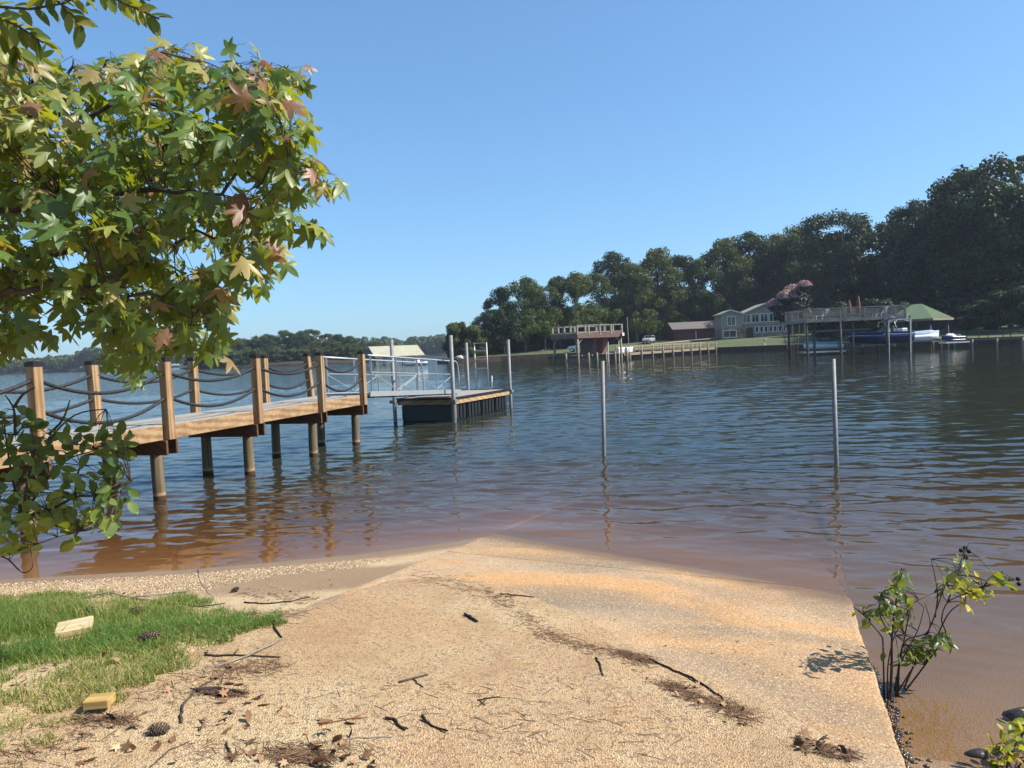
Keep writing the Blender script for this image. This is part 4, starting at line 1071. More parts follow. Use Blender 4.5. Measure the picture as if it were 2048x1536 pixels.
# closed umbrellas and chairs up on the deck
for (dx, hh, lb) in ((5.9, 2.05, 'closed brown umbrella on the roof deck, the shorter left one'), (6.95, 2.5, 'closed brown umbrella on the roof deck, the taller right one')):
    p = bd0 + Vector((dx, 2.6, 4.05)); t_ = thing('closed_umbrella', lb, 'umbrella', p, 0, 'closed umbrellas on the roof deck')
    b_ = MB(); b_.tube([(0, 0, 0), (0, 0, hh + .15)], .035, 8); lp(t_, 'pole', b_, DARKW)
    b_ = MB(); n_ = 16; prof = []
    for (r_, z) in ((.10, .55), (.24, .62), (.22, 1.0), (.2, 1.4), (.13, hh - .25), (.04, hh)): prof.append((r_, z))
    b_.lathe((0, 0, 0), prof, n_)
    b_.v = [(x * (1 + .22 * math.cos(8 * math.atan2(y, x))), y * (1 + .22 * math.cos(8 * math.atan2(y, x))), z) for (x, y, z) in b_.v]
    lp(t_, 'canopy', b_, BROWNC, True)
    b_ = MB(); b_.lathe((0, 0, 0), [(.25, 0.0), (.25, .06), (.06, .1)], 12); lp(t_, 'base', b_, BLKM)
for (dx, lb) in ((2.2, 'white slatted lounge chair on the roof deck, left of the umbrellas'), (8.9, 'white slatted lounge chair on the roof deck, right of the umbrellas')):
    t_ = thing('lounge_chair', lb, 'chair', bd0 + Vector((dx, 1.3, 4.05)), .2, 'lounge chairs on the roof deck')
    for k in range(7):
        b_ = MB(); b_.box((-.9 + k * .17, 0, .38), (.13, .62, .03)); lp(t_, 'seat_slat', b_, WCH)
    for k in range(6):
        b_ = MB(); b_.box((.28 + k * .09, 0, .44 + k * .13), (.11, .62, .03), Matrix.Rotation(-.95, 3, 'Y')); lp(t_, 'back_slat', b_, WCH)
    for (x, y) in ((-.85, -.28), (-.85, .28), (.25, -.28), (.25, .28)):
        b_ = MB(); b_.box((x, y, .18), (.06, .06, .36)); lp(t_, 'leg', b_, WCH)

def hull(L, B, H, bow=.32, sheer=.18, n=12):
    """bow to -x"""
    b_ = MB(); m_ = 9; V = []
    for i in range(n + 1):
        f = i / n; x = -L / 2 + L * f; k = min(1, (f / bow)) ** .55 if f < bow else 1.0
        w_ = B / 2 * max(.03, k); zt = H + sheer * (1 - f) ** 2; kz = .35 * (1 - min(1, f / .45)) ** 1.6 * H
        for j in range(m_):
            a = (j / (m_ - 1) - .5) * 2; s_ = 1 if a >= 0 else -1; a = abs(a)
            if a < .5: y, z = w_ * .8 * (a / .5), kz + (H * .28) * (a / .5)
            else: y, z = w_ * (.8 + .2 * (a - .5) / .5), kz + H * .28 + (zt - kz - H * .28) * ((a - .5) / .5)
            V.append((x, s_ * y, z))
    F = [(i * m_ + j, i * m_ + j + 1, (i + 1) * m_ + j + 1, (i + 1) * m_ + j) for i in range(n) for j in range(m_ - 1)]
    F += [(i * m_, (i + 1) * m_, (i + 1) * m_ + m_ - 1, i * m_ + m_ - 1) for i in range(n)]
    F += [tuple(n * m_ + j for j in range(m_))]
    return b_.add(V, F)
# blue wake boat on its lift
bp = D(1772, 690, 84.2); wb = thing('wake_boat', 'dark blue wake boat with tower hanging on the lift under the roof deck', 'boat', (bp.x, bp.y + 1.6, .95), math.radians(4))
lp(wb, 'hull', hull(7.2, 2.4, 1.15), NAVY, True)
b_ = hull(7.25, 2.44, .26, sheer=.18); b_.v = [(x, y, z * .9 + 1.14 - (0 if z > .05 else 0)) for (x, y, z) in b_.v]; lp(wb, 'upper_band', b_, SKYB, True)
b_ = hull(7.24, 2.43, .09, sheer=.1); b_.v = [(x, y, z + .93) for (x, y, z) in b_.v]; lp(wb, 'rub_rail', b_, WHITE, True)
b_ = MB(); b_.prism([(-.9, 1.4), (-.2, 1.4), (.1, 1.95), (.04, 1.95)], 'y', -.95, .95); lp(wb, 'windscreen', b_, GLASS)
for sy in (-1, 1):
    b_ = MB(); b_.tube([(.2, sy * 1.15, 1.35), (.7, sy * 1.05, 2.5), (1.2, sy * .9, 2.75), (1.6, sy * .8, 2.75)], .06, 8); lp(wb, 'tower_leg', b_, CHR, True)
    b_ = MB(); b_.tube([(1.6, sy * 1.15, 1.35), (1.2, sy * .9, 2.75)], .05, 8); lp(wb, 'tower_leg', b_, CHR, True)
    b_ = MB(); b_.tube([(1.3, sy * .55, 2.62), (1.75, sy * .55, 2.62)], .16, 10); lp(wb, 'tower_speaker', b_, WHITE, True)
b_ = MB(); b_.span(.9, 1.8, -.9, .9, 2.75, 2.82); lp(wb, 'tower_top', b_, BLKM)
for x in (.2, 2.2):
    b_ = MB(); b_.span(x, x + .7, -.9, .9, 1.3, 1.72); bevel(lp(wb, 'seat', b_, WHITE), .08)
# covered runabout
bp = D(1850, 688, 86); cb = thing('covered_boat', 'white boat under a pale blue cover between blue boat and jet ski', 'boat', (bp.x, bp.y + 1.0, .95), math.radians(186))
lp(cb, 'hull', hull(4.6, 2.0, .8), WHITE, True)
b_ = hull(4.7, 2.08, .5); b_.v = [(x, y * (1 if z < .3 else .55), z * (1.25 if abs(x) < 1.4 else 1.0) + .62) for (x, y, z) in b_.v]; lp(cb, 'cover', b_, TARP, True)
b_ = MB(); b_.span(2.35, 2.75, -.25, .25, .6, 1.5); bevel(lp(cb, 'outboard_motor', b_, WHITE), .08)
# low platform boat at left berth
bp = D(1652, 690, 85); pb_ = thing('deck_boat', 'small low boat with pale blue cover at the left berth of the roofed dock', 'boat', (bp.x, bp.y + 1.0, .55), math.radians(-4))
lp(pb_, 'hull', hull(4.2, 1.9, .6), WHITE, True)
b_ = hull(4.0, 1.8, .35); b_.v = [(x, y * (1 if z < .2 else .7), z + .58) for (x, y, z) in b_.v]; lp(pb_, 'cover', b_, TARP, True)
b_ = MB(); b_.span(-2.4, 2.2, -1.05, 1.05, -.25, -.1); lp(pb_, 'lift_platform', b_, CHR)
# turquoise slide/steps
sp_ = D(1690, 696, 83.6); st2 = thing('dock_steps', 'turquoise dock steps between the deck boat and the blue boat', 'steps', (sp_.x, sp_.y, .4))
for k in range(5):
    b_ = MB(); b_.span(-.45, .45, -.05 + k * .18, .12 + k * .18, .1 + k * .25, .16 + k * .25); lp(st2, 'tread', b_, TURQ)
for sx in (-.48, .48):
    b_ = MB(); b_.beam((sx, -.1, -.6), (sx, .95, 1.35), .05, .14); lp(st2, 'stringer', b_, TURQ)
    b_ = MB(); b_.tube([(sx, 0, .1), (sx, 0, 1.3), (sx, .9, 2.1), (sx, .9, 1.2)], .03, 8); lp(st2, 'handrail', b_, TURQ, True)
# jet ski
jp = D(1906, 686, 88); js = thing('jet_ski', 'dark blue and white jet ski on the small lift beside the pavilion', 'jet ski', (jp.x, jp.y, .9), math.radians(8))
lp(js, 'hull', hull(2.9, 1.05, .5, sheer=.2), NAVY, True)
b_ = MB(); b_.ball((-.35, 0, .62), .5, 12, 8, (1.3, .7, .6)); lp(js, 'cowl', b_, WHITE, True)
b_ = MB(); b_.ball((.55, 0, .62), .45, 12, 8, (1.4, .55, .45)); lp(js, 'seat', b_, BLKM, True)
b_ = MB(); b_.tube([(-.15, -.4, 1.0), (-.25, 0, .95), (-.15, .4, 1.0)], .03, 8); lp(js, 'handlebar', b_, BLKM, True)
b_ = MB(); b_.span(-1.4, 1.7, -.6, .6, -.22, -.06); lp(js, 'lift_cradle', b_, CHR)

# ---- green-roofed pavilion
gc = D(1866, 690, 94); pv = thing('pavilion', 'open dock pavilion with green ribbed metal hip roof', 'pavilion', (gc.x, gc.y, 0), math.radians(38.5))
SQ, EZ, AZ = 6.3, 3.75, 5.75
piles(pv, [(.5, .5), (SQ - .5, .5), (.5, SQ - .5), (SQ - .5, SQ - .5)], EZ, .13, DARKW)
r0, r1 = Vector((SQ * .5, SQ * .42, AZ)), Vector((SQ * .5, SQ * .58, AZ))
cs = [Vector((0, 0, EZ)), Vector((SQ, 0, EZ)), Vector((SQ, SQ, EZ)), Vector((0, SQ, EZ))]
for poly in ([cs[0], cs[1], r0], [cs[1], cs[2], r1, r0], [cs[2], cs[3], r1], [cs[3], cs[0], r0, r1]):
    b_ = MB(); n_ = (poly[1] - poly[0]).cross(poly[2] - poly[0]).normalized()
    if n_.z < 0: n_ = -n_
    k_ = len(poly); b_.add([p for p in poly] + [p + n_ * .05 for p in poly], [tuple(range(k_)), tuple(range(k_, 2 * k_))] + [(i, (i + 1) % k_, (i + 1) % k_ + k_, i + k_) for i in range(k_)])
    po = lp(pv, 'roof_panel', b_, GREENR)
    # standing seams running up the slope
    e = poly[1] - poly[0]; top = (poly[2] if k_ == 3 else (poly[2] + poly[3]) / 2); el = e.length; eu = e / el
    for j in range(1, 15):
        p = poly[0] + e * (j / 15); up = (top - poly[0]) - eu * (top - poly[0]).dot(eu)
        f = 1 - abs(j / 15 - .5) * 2; f = min(1.0, f * 1.02) if k_ == 3 else min(1.0, f * 1.18)
        b2 = MB(); b2.beam(p + n_ * .06, p + up * (f * .98) + n_ * .06, .045, .06, up=n_); lp(pv, 'seam', b2, GREENR, parent=po)
for (a, b) in ((0, 1), (1, 2), (2, 3), (3, 0)):
    b_ = MB(); b_.beam(cs[a] - Vector((0, 0, .1)), cs[b] - Vector((0, 0, .1)), .12, .24); lp(pv, 'eave_beam', b_, TREATW)
planks(pv, 0, SQ, 0, SQ, .85, DARKW, .4)
piles(pv, [(0, 0), (SQ * .33, -.1), (SQ * .66, -.1), (SQ, 0), (-.1, SQ * .5)], .85, .12, DARKW)
b_ = MB(); b_.span(1.8, 4.6, 4.6, 5.2, .88, 1.9); lp(pv, 'bar_counter', b_, simple('grey_counter', (.3, .32, .34), .6))
# dark dock running out of frame
a_, c_ = P(1930, 694), P(2100, 688.5); rk = thing('shaded_dock', 'shaded dock with rails at the right edge, under the trees', 'dock', a_, math.atan2((c_ - a_).y, (c_ - a_).x)); L3 = (c_ - a_).length + 8
planks(rk, 0, L3, 0, 1.8, .85, DARKW, .5); piles(rk, [(k * 2.6 + .8, -.1) for k in range(int(L3 / 2.6))], .95, .11, GREYW)
railing(rk, (0, 1.85), (L3, 1.85), .9, 1.0, 7, .1, (.95, .5), DARKW); railing(rk, (1.5, -.05), (L3, -.05), .9, 1.0, 6, .1, (.95, .5), DARKW)

# ---- covered boat shed across the cove
p = D(800, 727, 160); bs = thing('boat_shed', 'open-sided boat shed with pale metal roof across the cove', 'boat shed', (p.x, p.y, 0), math.radians(33))
CREAM = simple('cream_metal_roof', (.36, .35, .26), .5, var=.08, scale=1)
LX, LY = 11.5, 6.0
b_ = MB(); b_.prism([(-.4, 1.75), (LY / 2, 4.0), (LY / 2, 4.08), (-.4, 1.83)], 'x', -LX / 2, LX / 2); lp(bs, 'roof', b_, CREAM)
b_ = MB(); b_.prism([(LY + .4, 1.75), (LY / 2, 4.0), (LY / 2, 4.08), (LY + .4, 1.83)], 'x', -LX / 2, LX / 2); lp(bs, 'roof', b_, CREAM)
for x in (-LX / 2 + .05, LX / 2 - .2):
    b_ = MB(); b_.prism([(-.2, 1.8), (LY / 2, 3.9), (LY + .2, 1.8)], 'x', x, x + .12); lp(bs, 'gable', b_, simple('blue_grey_siding', (.10, .13, .16), .7))
piles(bs, [(x, y) for x in np.linspace(-LX / 2 + .2, LX / 2 - .2, 6) for y in (0, LY)], 1.8, .09, DARKW)
for k in range(5):
    x = -LX / 2 + .2 + k * 2.04
    b_ = MB(); b_.beam((x, 0, .9), (x + 1.0, 0, 1.75), .07, .08); lp(bs, 'brace', b_, DARKW)
planks(bs, -LX / 2, LX / 2, 0, 1.2, .45, GREYW, .6)
# small pale boat in front of the shed
p = P(803, 733); tb = thing('moored_boat', 'small white boat moored in front of the boat shed', 'boat', (p.x + 2.0, p.y + 6, -.1), 2.9)
lp(tb, 'hull', hull(4.2, 1.7, .6), WHITE, True); b_ = MB(); b_.span(-.4, .3, -.5, .5, .6, 1.1); lp(tb, 'console', b_, WHITE)
# white rock/chest on the tip
p = D(919, 716, 143); b_ = MB(); b_.ball((0, 0, .4), .6, 10, 6, (1.3, 1, .8)); b_.v = [(x + .1 * math.sin(9 * y), y, z + .08 * math.sin(7 * x)) for (x, y, z) in b_.v]
o = link('boulder', b_.mesh('boulder', True), simple('pale_rock', (.55, .5, .44), .9)); o.location = (p.x, p.y, .6); tag(o, 'pale boulder on the bank under the lone round tree', 'boulder')
p = D(1529, 686, 131); b_ = MB(); b_.lathe((0, 0, 0), [(.22, 0.0), (.2, .08), (.07, .14), (.06, .75), (.34, .85), (.36, .93), (.1, .9)], 12)
o = link('bird_bath', b_.mesh('bird_bath', True), simple('pale_stone', (.6, .58, .54), .8)); o.location = (p.x, p.y, float(far_z(p.x, p.y))); tag(o, 'small pale bird bath on the lawn in front of the house', 'bird bath')
# ------------------------------------------------------------------ near foliage
def star_leaf(seed):
    """five-pointed sweetgum leaf in the xy plane, stem at the origin, tip along +y, unit width"""
    g = random.Random(seed); pts = []
    angs = [-118, -58, 0, 58, 118]; lens = [.42, .56, .62, .56, .42]
    c = Vector((0, .36, 0))
    ring = []
    for i, (a, l) in enumerate(zip(angs, lens)):
        a = math.radians(a + g.uniform(-6, 6)); l *= g.uniform(.9, 1.1)
        for da, f in ((-.40, .52), (-.20, .78), (0, 1.04), (.20, .78), (.40, .52)):
            ring.append(Vector((math.sin(a + da) * l * f, .36 + math.cos(a + da) * l * f, 0)))
        if i < 4:
            b_ = math.radians((angs[i] + angs[i + 1]) / 2); ring.append(Vector((math.sin(b_) * .235, .36 + math.cos(b_) * .235, 0)))
    ring = [Vector((0, 0, 0))] + ring
    fold, droop, tw = g.uniform(.1, .8), g.uniform(.2, 1.1), g.uniform(-.5, .5)
    def shape(p):
        r_ = math.hypot(p.x, p.y - .36)
        return (p.x, p.y, -fold * abs(p.x) * .5 - droop * r_ * r_ * .75 + tw * p.x * (p.y - .3) + g.uniform(-.012, .012))
    V = [shape(c)] + [shape(p) for p in ring]; n = len(ring)
    F = [(0, 1 + (i + 1) % n, 1 + i) for i in range(n)]
    return np.array(V), np.array(F)
def oval_leaf(seed, w_=.55):
    g = random.Random(seed); prof = [(0, 0), (.55, .14), (.95, .36), (.9, .6), (.55, .83), (0, 1.0)]
    fold, droop = g.uniform(.08, .35), g.uniform(.05, .45); V, F = [], []
    for s_, y in prof:
        x = s_ * w_ / 2; z = -droop * y * y * .6
        V += [(-x, y, z + fold * x + g.uniform(-.01, .01)), (0, y, z - .02), (x, y, z + fold * x + g.uniform(-.01, .01))]
    for i in range(len(prof) - 1):
        a = i * 3
        F += [(a, a + 1, a + 4), (a, a + 4, a + 3), (a + 1, a + 2, a + 5), (a + 1, a + 5, a + 4)]
    return np.array(V), np.array(F)
def leaf_frame(d, up, roll):
    """matrix whose +y is the leaf axis d and whose +z is the blade normal near up"""
    y = Vector(d).normalized(); z = Vector(up) - y * Vector(up).dot(y)
    if z.length < 1e-4: z = Vector((1, 0, 0)) - y * y.x
    z.normalize(); x = y.cross(z)
    return Matrix((x, y, z)).transposed() @ Matrix.Rotation(roll, 3, 'Y')

class Leaves:
    """collects leaf placements; the largest in view become parts, the rest one joined part"""
    def __init__(s, stock): s.stock = stock; s.items = []
    def add(s, p, m3, size, tint): s.items.append((Vector(p), m3, size, tint, s.w(p, size)))
    def w(s, p, size):
        q = CM3.transposed() @ (Vector(p) - Vector((0, 0, CAM_H)))
        if q.z > -.3: return -1
        u, v = q.x / -q.z * FPX, q.y / -q.z * FPX
        return size / -q.z if abs(u) < 1060 and abs(v) < 800 else -1 + size * .001
    def build(s, root, mats, joined_mat, most=300, name='leaf'):
        s.items.sort(key=lambda t: -t[4]); cache = {}
        for (p, m3, size, tint, _) in s.items[:most]:
            k = R.randrange(len(s.stock)); mi = min(len(mats) - 1, int(tint * len(mats)))
            if (k, mi) not in cache:
                V, F = s.stock[k]; me = mesh_np(name, V, F, True); me.materials.append(mats[mi]); cache[(k, mi)] = me
            o = link(name, cache[(k, mi)], None, root)
            o.matrix_basis = Matrix.Translation(p) @ m3.to_4x4() @ Matrix.Scale(size, 4)
        rest = s.items[most:]
        if rest:
            Vs, Fs, T = [], [], []; o_ = 0
            for (p, m3, size, tint, _) in rest:
                V, F = s.stock[R.randrange(len(s.stock))]; A = np.array(m3)
                Vs.append(V @ A.T * size + np.array(p)); Fs.append(F + o_); T.append(np.full(len(V), tint)); o_ += len(V)
            me = mesh_np('foliage', np.concatenate(Vs), np.concatenate(Fs), True); set_attr(me, 'tint', np.concatenate(T))
            link('foliage', me, joined_mat, root, kind='stuff')
def leafset(base, stops, **kw):
    """materials sampled along the same colour stops, plus one driven by a per-leaf attribute"""
    n = 8; out = []
    for i in range(n):
        f = (i + .5) / n; c = None
        for (p0, c0), (p1, c1) in zip(stops[:-1], stops[1:]):
            if p0 <= f <= p1: k = (f - p0) / max(1e-6, p1 - p0); c = tuple(a + (b - a) * k for a, b in zip(c0, c1))
        lo = tuple(x * .8 for x in c); hi = tuple(min(1, x * 1.2) for x in c)
        out.append(leafmat(f'{base}_{i}', [(0.0, lo), (1.0, hi)], None, **kw))
    return out, leafmat(base + '_mixed', stops, 'tint', **kw)
BARK = simple('twig_bark', (.085, .065, .05), .85, var=.3, scale=20, bump=.2)
GREYB = simple('grey_twig', (.30, .265, .22), .9, var=.3, scale=20, bump=.2)

# ---- sweetgum at left
GUM = [(-220, 60), (0, 85), (40, 85), (85, 115), (105, 150), (135, 110), (180, 118), (240, 122), (300, 112), (360, 106), (420, 124), (455, 130), (478, 160), (495, 122), (540, 142), (600, 150), (622, 195), (604, 235),
       (580, 262), (600, 318), (640, 300), (662, 372), (650, 392), (600, 388), (560, 400), (598, 425), (606, 455), (590, 500), (535, 545), (515, 585), (478, 602), (455, 640), (420, 672), (432, 720), (385, 700), (352, 690), (318, 735), (285, 752), (238, 730), (200, 672), (150, 640), (118, 628), (110, 685), (70, 690), (50, 725), (0, 735), (-220, 760)]
HOLES = [(95, 95, 26), (478, 372, 34), (520, 370, 30), (430, 410, 22), (60, 640, 26), (470, 560, 16), (640, 250, 26), (545, 305, 20), (405, 205, 10)]
def inside(poly, x, y):
    c = False; n = len(poly); j = n - 1
    for i in range(n):
        (xi, yi), (xj, yj) = poly[i], poly[j]
        if (yi > y) != (yj > y) and x < (xj - xi) * (y - yi) / (yj - yi) + xi: c = not c
        j = i
    return c
gum = thing('sweetgum_tree', 'leafy sweetgum with star-shaped leaves turning bronze, reaching in from the left', 'tree', (-4.9, 4.7, float(ground_z(-4.9, 4.7))))
trunk_pts = [Vector((-4.9, 4.7, .2)), Vector((-4.85, 4.7, 1.4)), Vector((-4.75, 4.65, 2.6)), Vector((-4.7, 4.6, 4.0)), Vector((-4.6, 4.6, 5.6))]
b_ = MB(); b_.tube(trunk_pts, [.13, .105, .085, .06, .02], 10); link('trunk', b_.mesh('trunk', True), BARK, gum)
limbs = []
def limb(pxs, Y0, Y1, start_z):
    pts = [Vector((-4.8, 4.65, start_z))]
    for k, (px, py) in enumerate(pxs): pts.append(D(px, py, Y0 + (Y1 - Y0) * k / max(1, len(pxs) - 1)))
    out = []
    for a, b in zip(pts[:-1], pts[1:]):
        for k in range(6): out.append(a.lerp(b, k / 6))
    out.append(pts[-1]); limbs.append(out); n = len(out)
    out[:] = [p + Vector((0, R.gauss(0, .03), R.gauss(0, .022))) for p in out]
    b_ = MB(); b_.tube(out, [.018 * (1 - k / n) + .0035 for k in range(n)], 7); link('limb', b_.mesh('limb', True), BARK, gum)
limb([(-100, 250), (60, 240), (200, 235), (330, 200), (440, 170), (540, 165)], 4.6, 4.2, 2.7)
limb([(-80, 160), (60, 165), (200, 130), (330, 110)], 4.9, 4.9, 3.0)
limb([(-60, 420), (100, 410), (280, 380), (420, 390), (540, 350), (630, 330)], 4.2, 3.7, 2.0)
limb([(-60, 520), (120, 500), (300, 480), (440, 470), (560, 460)], 4.0, 4.3, 1.8)
limb([(-60, 600), (100, 570), (220, 570), (330, 610), (400, 650)], 3.7, 3.8, 1.6)
limb([(-60, 360), (150, 330), (350, 280), (480, 250), (570, 240)], 5.0, 4.8, 2.5)
limb([(-60, 560), (60, 560), (150, 600), (220, 660), (290, 710)], 4.3, 3.9, 1.7)
allp = [p for l in limbs for p in l[6:]]
GUMLEAF = [star_leaf(s_) for s_ in range(10)]
L_ = Leaves(GUMLEAF); tw = MB(); nt = 0; rg = random.Random(5)
while nt < 500:
    px, py = rg.uniform(-200, 665), rg.uniform(60, 755)
    if not inside(GUM, px, py) or any((px - hx) ** 2 + (py - hy) ** 2 < hr * hr for hx, hy, hr in HOLES): continue
    Y = rg.uniform(3.5, 5.6) if px < 500 else rg.uniform(3.6, 4.6)
    tip = D(px, py - 6, Y); nt += 1
    q = min(allp, key=lambda a: (a - tip).length_squared)
    mid = q.lerp(tip, .55) + Vector((rg.uniform(-.05, .05), rg.uniform(-.05, .05), .05))
    tw.tube([q, mid, tip], [.0035, .0028, .0018], 4)
    axis = (tip - mid).normalized()
    nl = rg.choice((5, 6, 6, 7, 8))
    for k in range(nl):
        a = 2 * math.pi * k / nl + rg.uniform(-.4, .4)
        out = Vector((math.cos(a), math.sin(a), rg.uniform(-.35, .45))) + axis * .5
        out.normalize(); base = tip - axis * rg.uniform(0, .12)
        j = base + out * rg.uniform(.05, .10)
        tw.tube([base, j], [.0016, .0012], 3, cap=False)
        d = (out + Vector((0, 0, -rg.uniform(.25, 1.3)))).normalized()
        up = Vector((.62, -.38, .62)) + Vector((rg.gauss(0, .5), rg.gauss(0, .5), rg.gauss(0, .3)))
        red = .05 + .25 * max(0, 1 - (py - 60) / 160) + (.12 if px > 480 else 0)
        yel = .10 + (.5 if (px < 120 and py < 300) else 0) + (.15 if py < 160 else 0)
        u_ = rg.random()
        tint = rg.uniform(.82, 1.0) if u_ < red else (rg.uniform(.55, .8) if u_ < red + yel else rg.uniform(0, .55))
        L_.add(j, leaf_frame(d, up, rg.gauss(0, .45)), rg.choice((.085, .11, .13, .15, .165)) * rg.uniform(.9, 1.1), tint)
link('twig', tw.mesh('twig'), BARK, gum, kind='stuff')
gm_, gj_ = leafset('sweetgum_leaf', [(0.0, (.06, .125, .03)), (.3, (.10, .18, .042)), (.52, (.17, .24, .055)), (.66, (.30, .32, .07)), (.8, (.38, .31, .12)), (.9, (.28, .15, .09)), (1.0, (.25, .07, .05))], rough=.42, trans=.46, spec=.5)
L_.build(gum, gm_, gj_, 300)

# ---- second tree whose twig ends hang in at the top left corner
OVAL = [oval_leaf(s_, .48) for s_ in range(8)]
ov = thing('overhanging_tree', 'tree with oval pointed leaves hanging in at the top left corner', 'tree', (-4.4, 2.9, float(ground_z(-4.4, 2.9))))
b_ = MB(); b_.tube([(-4.4, 2.9, .3), (-4.35, 2.9, 2.2), (-4.2, 3.0, 4.2), (-4.0, 3.1, 5.6)], [.14, .11, .08, .04], 10); link('trunk', b_.mesh('trunk', True), BARK, ov)
L2 = Leaves(OVAL); tw = MB()
for path, Y, nl in (([(-200, -60), (-20, 12), (60, 18), (130, 6), (175, -20)], 3.5, 16), ([(-200, -60), (40, -50), (130, 14), (168, 58)], 3.5, 15), ([(100, -120), (190, -20), (262, 12), (318, 38)], 3.6, 20), ([(-150, -40), (-10, 30), (40, 55), (85, 85)], 3.3, 18), ([(-120, 20), (0, 45), (30, 90), (40, 120)], 3.4, 14), ([(60, -140), (150, -40), (240, -10), (300, 0)], 3.7, 14)):
    pts = [Vector((-4.2, 3.0, 4.1))] + [D(x, y, Y) for x, y in path]; tw.tube(pts, [.02] + [.008 - .005 * k / len(path) for k in range(len(path))], 5)
    for k in range(nl):
        f = .25 + .75 * k / nl; i = min(len(path) - 2, int(f * (len(path) - 1))); fr = f * (len(path) - 1) - i
        p = D(*path[i], Y).lerp(D(*path[i + 1], Y), fr); ax = (D(*path[i + 1], Y) - D(*path[i], Y)).normalized()
        sd_ = ax.cross(Vector((0, 1, .3))).normalized() * (1 if k % 2 else -1)
        d = (ax * .7 + sd_ * .8 + Vector((rg.gauss(0, .25), rg.gauss(0, .3), -.35))).normalized()
        L2.add(p, leaf_frame(d, Vector((.5 + rg.gauss(0, .4), -.5, .7)), rg.gauss(0, .5)), rg.uniform(.075, .11), rg.random())
b_o = link('branch', tw.mesh('branch', True), BARK, ov)
om_, oj_ = leafset('oval_leaf', [(0.0, (.05, .09, .02)), (.5, (.09, .14, .03)), (.8, (.2, .22, .04)), (1.0, (.32, .28, .05))], rough=.45, trans=.4)
L2.build(ov, om_, oj_, 300)

# ---- leafy shrubs (stems traced as curves at their own depth)
def shrub(root, stems, clusters, Yc, stock, mats, jm, r0=.012, bark=None, leafsize=(.08, .12), seed=1, dead=()):
    g = random.Random(seed)
    for k, (pts, dy) in enumerate(stems):
        ps = [D(x, y, Yc + dy + g.uniform(-.03, .03)) for x, y in pts]; n = len(ps)
        out = []
        for i in range(n - 1):                      # Catmull-Rom smoothing
            p0, p1, p2, p3 = ps[max(i - 1, 0)], ps[i], ps[i + 1], ps[min(i + 2, n - 1)]
            for j in range(4):
                t = j / 4; out.append(.5 * ((2 * p1) + (p2 - p0) * t + (2 * p0 - 5 * p1 + 4 * p2 - p3) * t * t + (3 * p1 - p0 - 3 * p2 + p3) * t ** 3))
        out.append(ps[-1]); m_ = len(out); rr_ = r0 * (1.6 if k == 0 else 1.0) * (.55 if k in dead else 1)
        b_ = MB(); b_.tube(out, [rr_ * (1 - .75 * i / m_) for i in range(m_)], 6); link('stem', b_.mesh('stem', True), bark or BARK, root)
    Lv = Leaves(stock); tw = MB()
    stem_pts = [(D(x, y, Yc + dy)) for pts, dy in stems for x, y in pts]
    for (cx, cy, rad, n, t0, t1, dy) in clusters:
        for k in range(n):
            a = g.uniform(0, 6.28); rr_ = rad * math.sqrt(g.random()); p = D(cx + rr_ * math.cos(a), cy + rr_ * math.sin(a), Yc + dy + g.gauss(0, .1))
            q = min(stem_pts, key=lambda s_: (s_ - p).length_squared)
            if (q - p).length < .45: tw.tube([q, q.lerp(p, .5) + Vector((0, 0, .015)), p], [.003, .0022, .0012], 4)
            d = ((p - q).normalized() * .8 + Vector((g.gauss(0, .5), g.gauss(0, .4), g.gauss(-.1, .5)))).normalized()
            Lv.add(p, leaf_frame(d, Vector((.45 + g.gauss(0, .45), -.45 + g.gauss(0, .4), .75)), g.gauss(0, .5)), g.uniform(*leafsize), g.uniform(t0, t1))
    link('twig', tw.mesh('twig'), bark or BARK, root, kind='stuff')
    Lv.build(root, mats, jm, 300)
WIDEO = [oval_leaf(s_ + 40, .62) for s_ in range(8)]
bm_, bj_ = leafset('shrub_leaf', [(0.0, (.05, .10, .026)), (.35, (.09, .155, .036)), (.6, (.19, .245, .05)), (.8, (.42, .40, .06)), (1.0, (.55, .42, .05))], rough=.4, trans=.4, spec=.5)
ls = thing('waterside_shrub', 'broad-leaved shrub with yellowing lower leaves, hanging over the water at left', 'shrub', (-4.1, 4.35, float(ground_z(-4.1, 4.35))))
b0 = Vector((-4.1, 4.35, float(ground_z(-4.1, 4.35)) - .05)); b_ = MB(); b_.tube([b0, Vector((-3.75, 4.3, .85)), D(-40, 1100, 4.3)], [.035, .03, .024], 8); link('stem', b_.mesh('stem', True), BARK, ls)
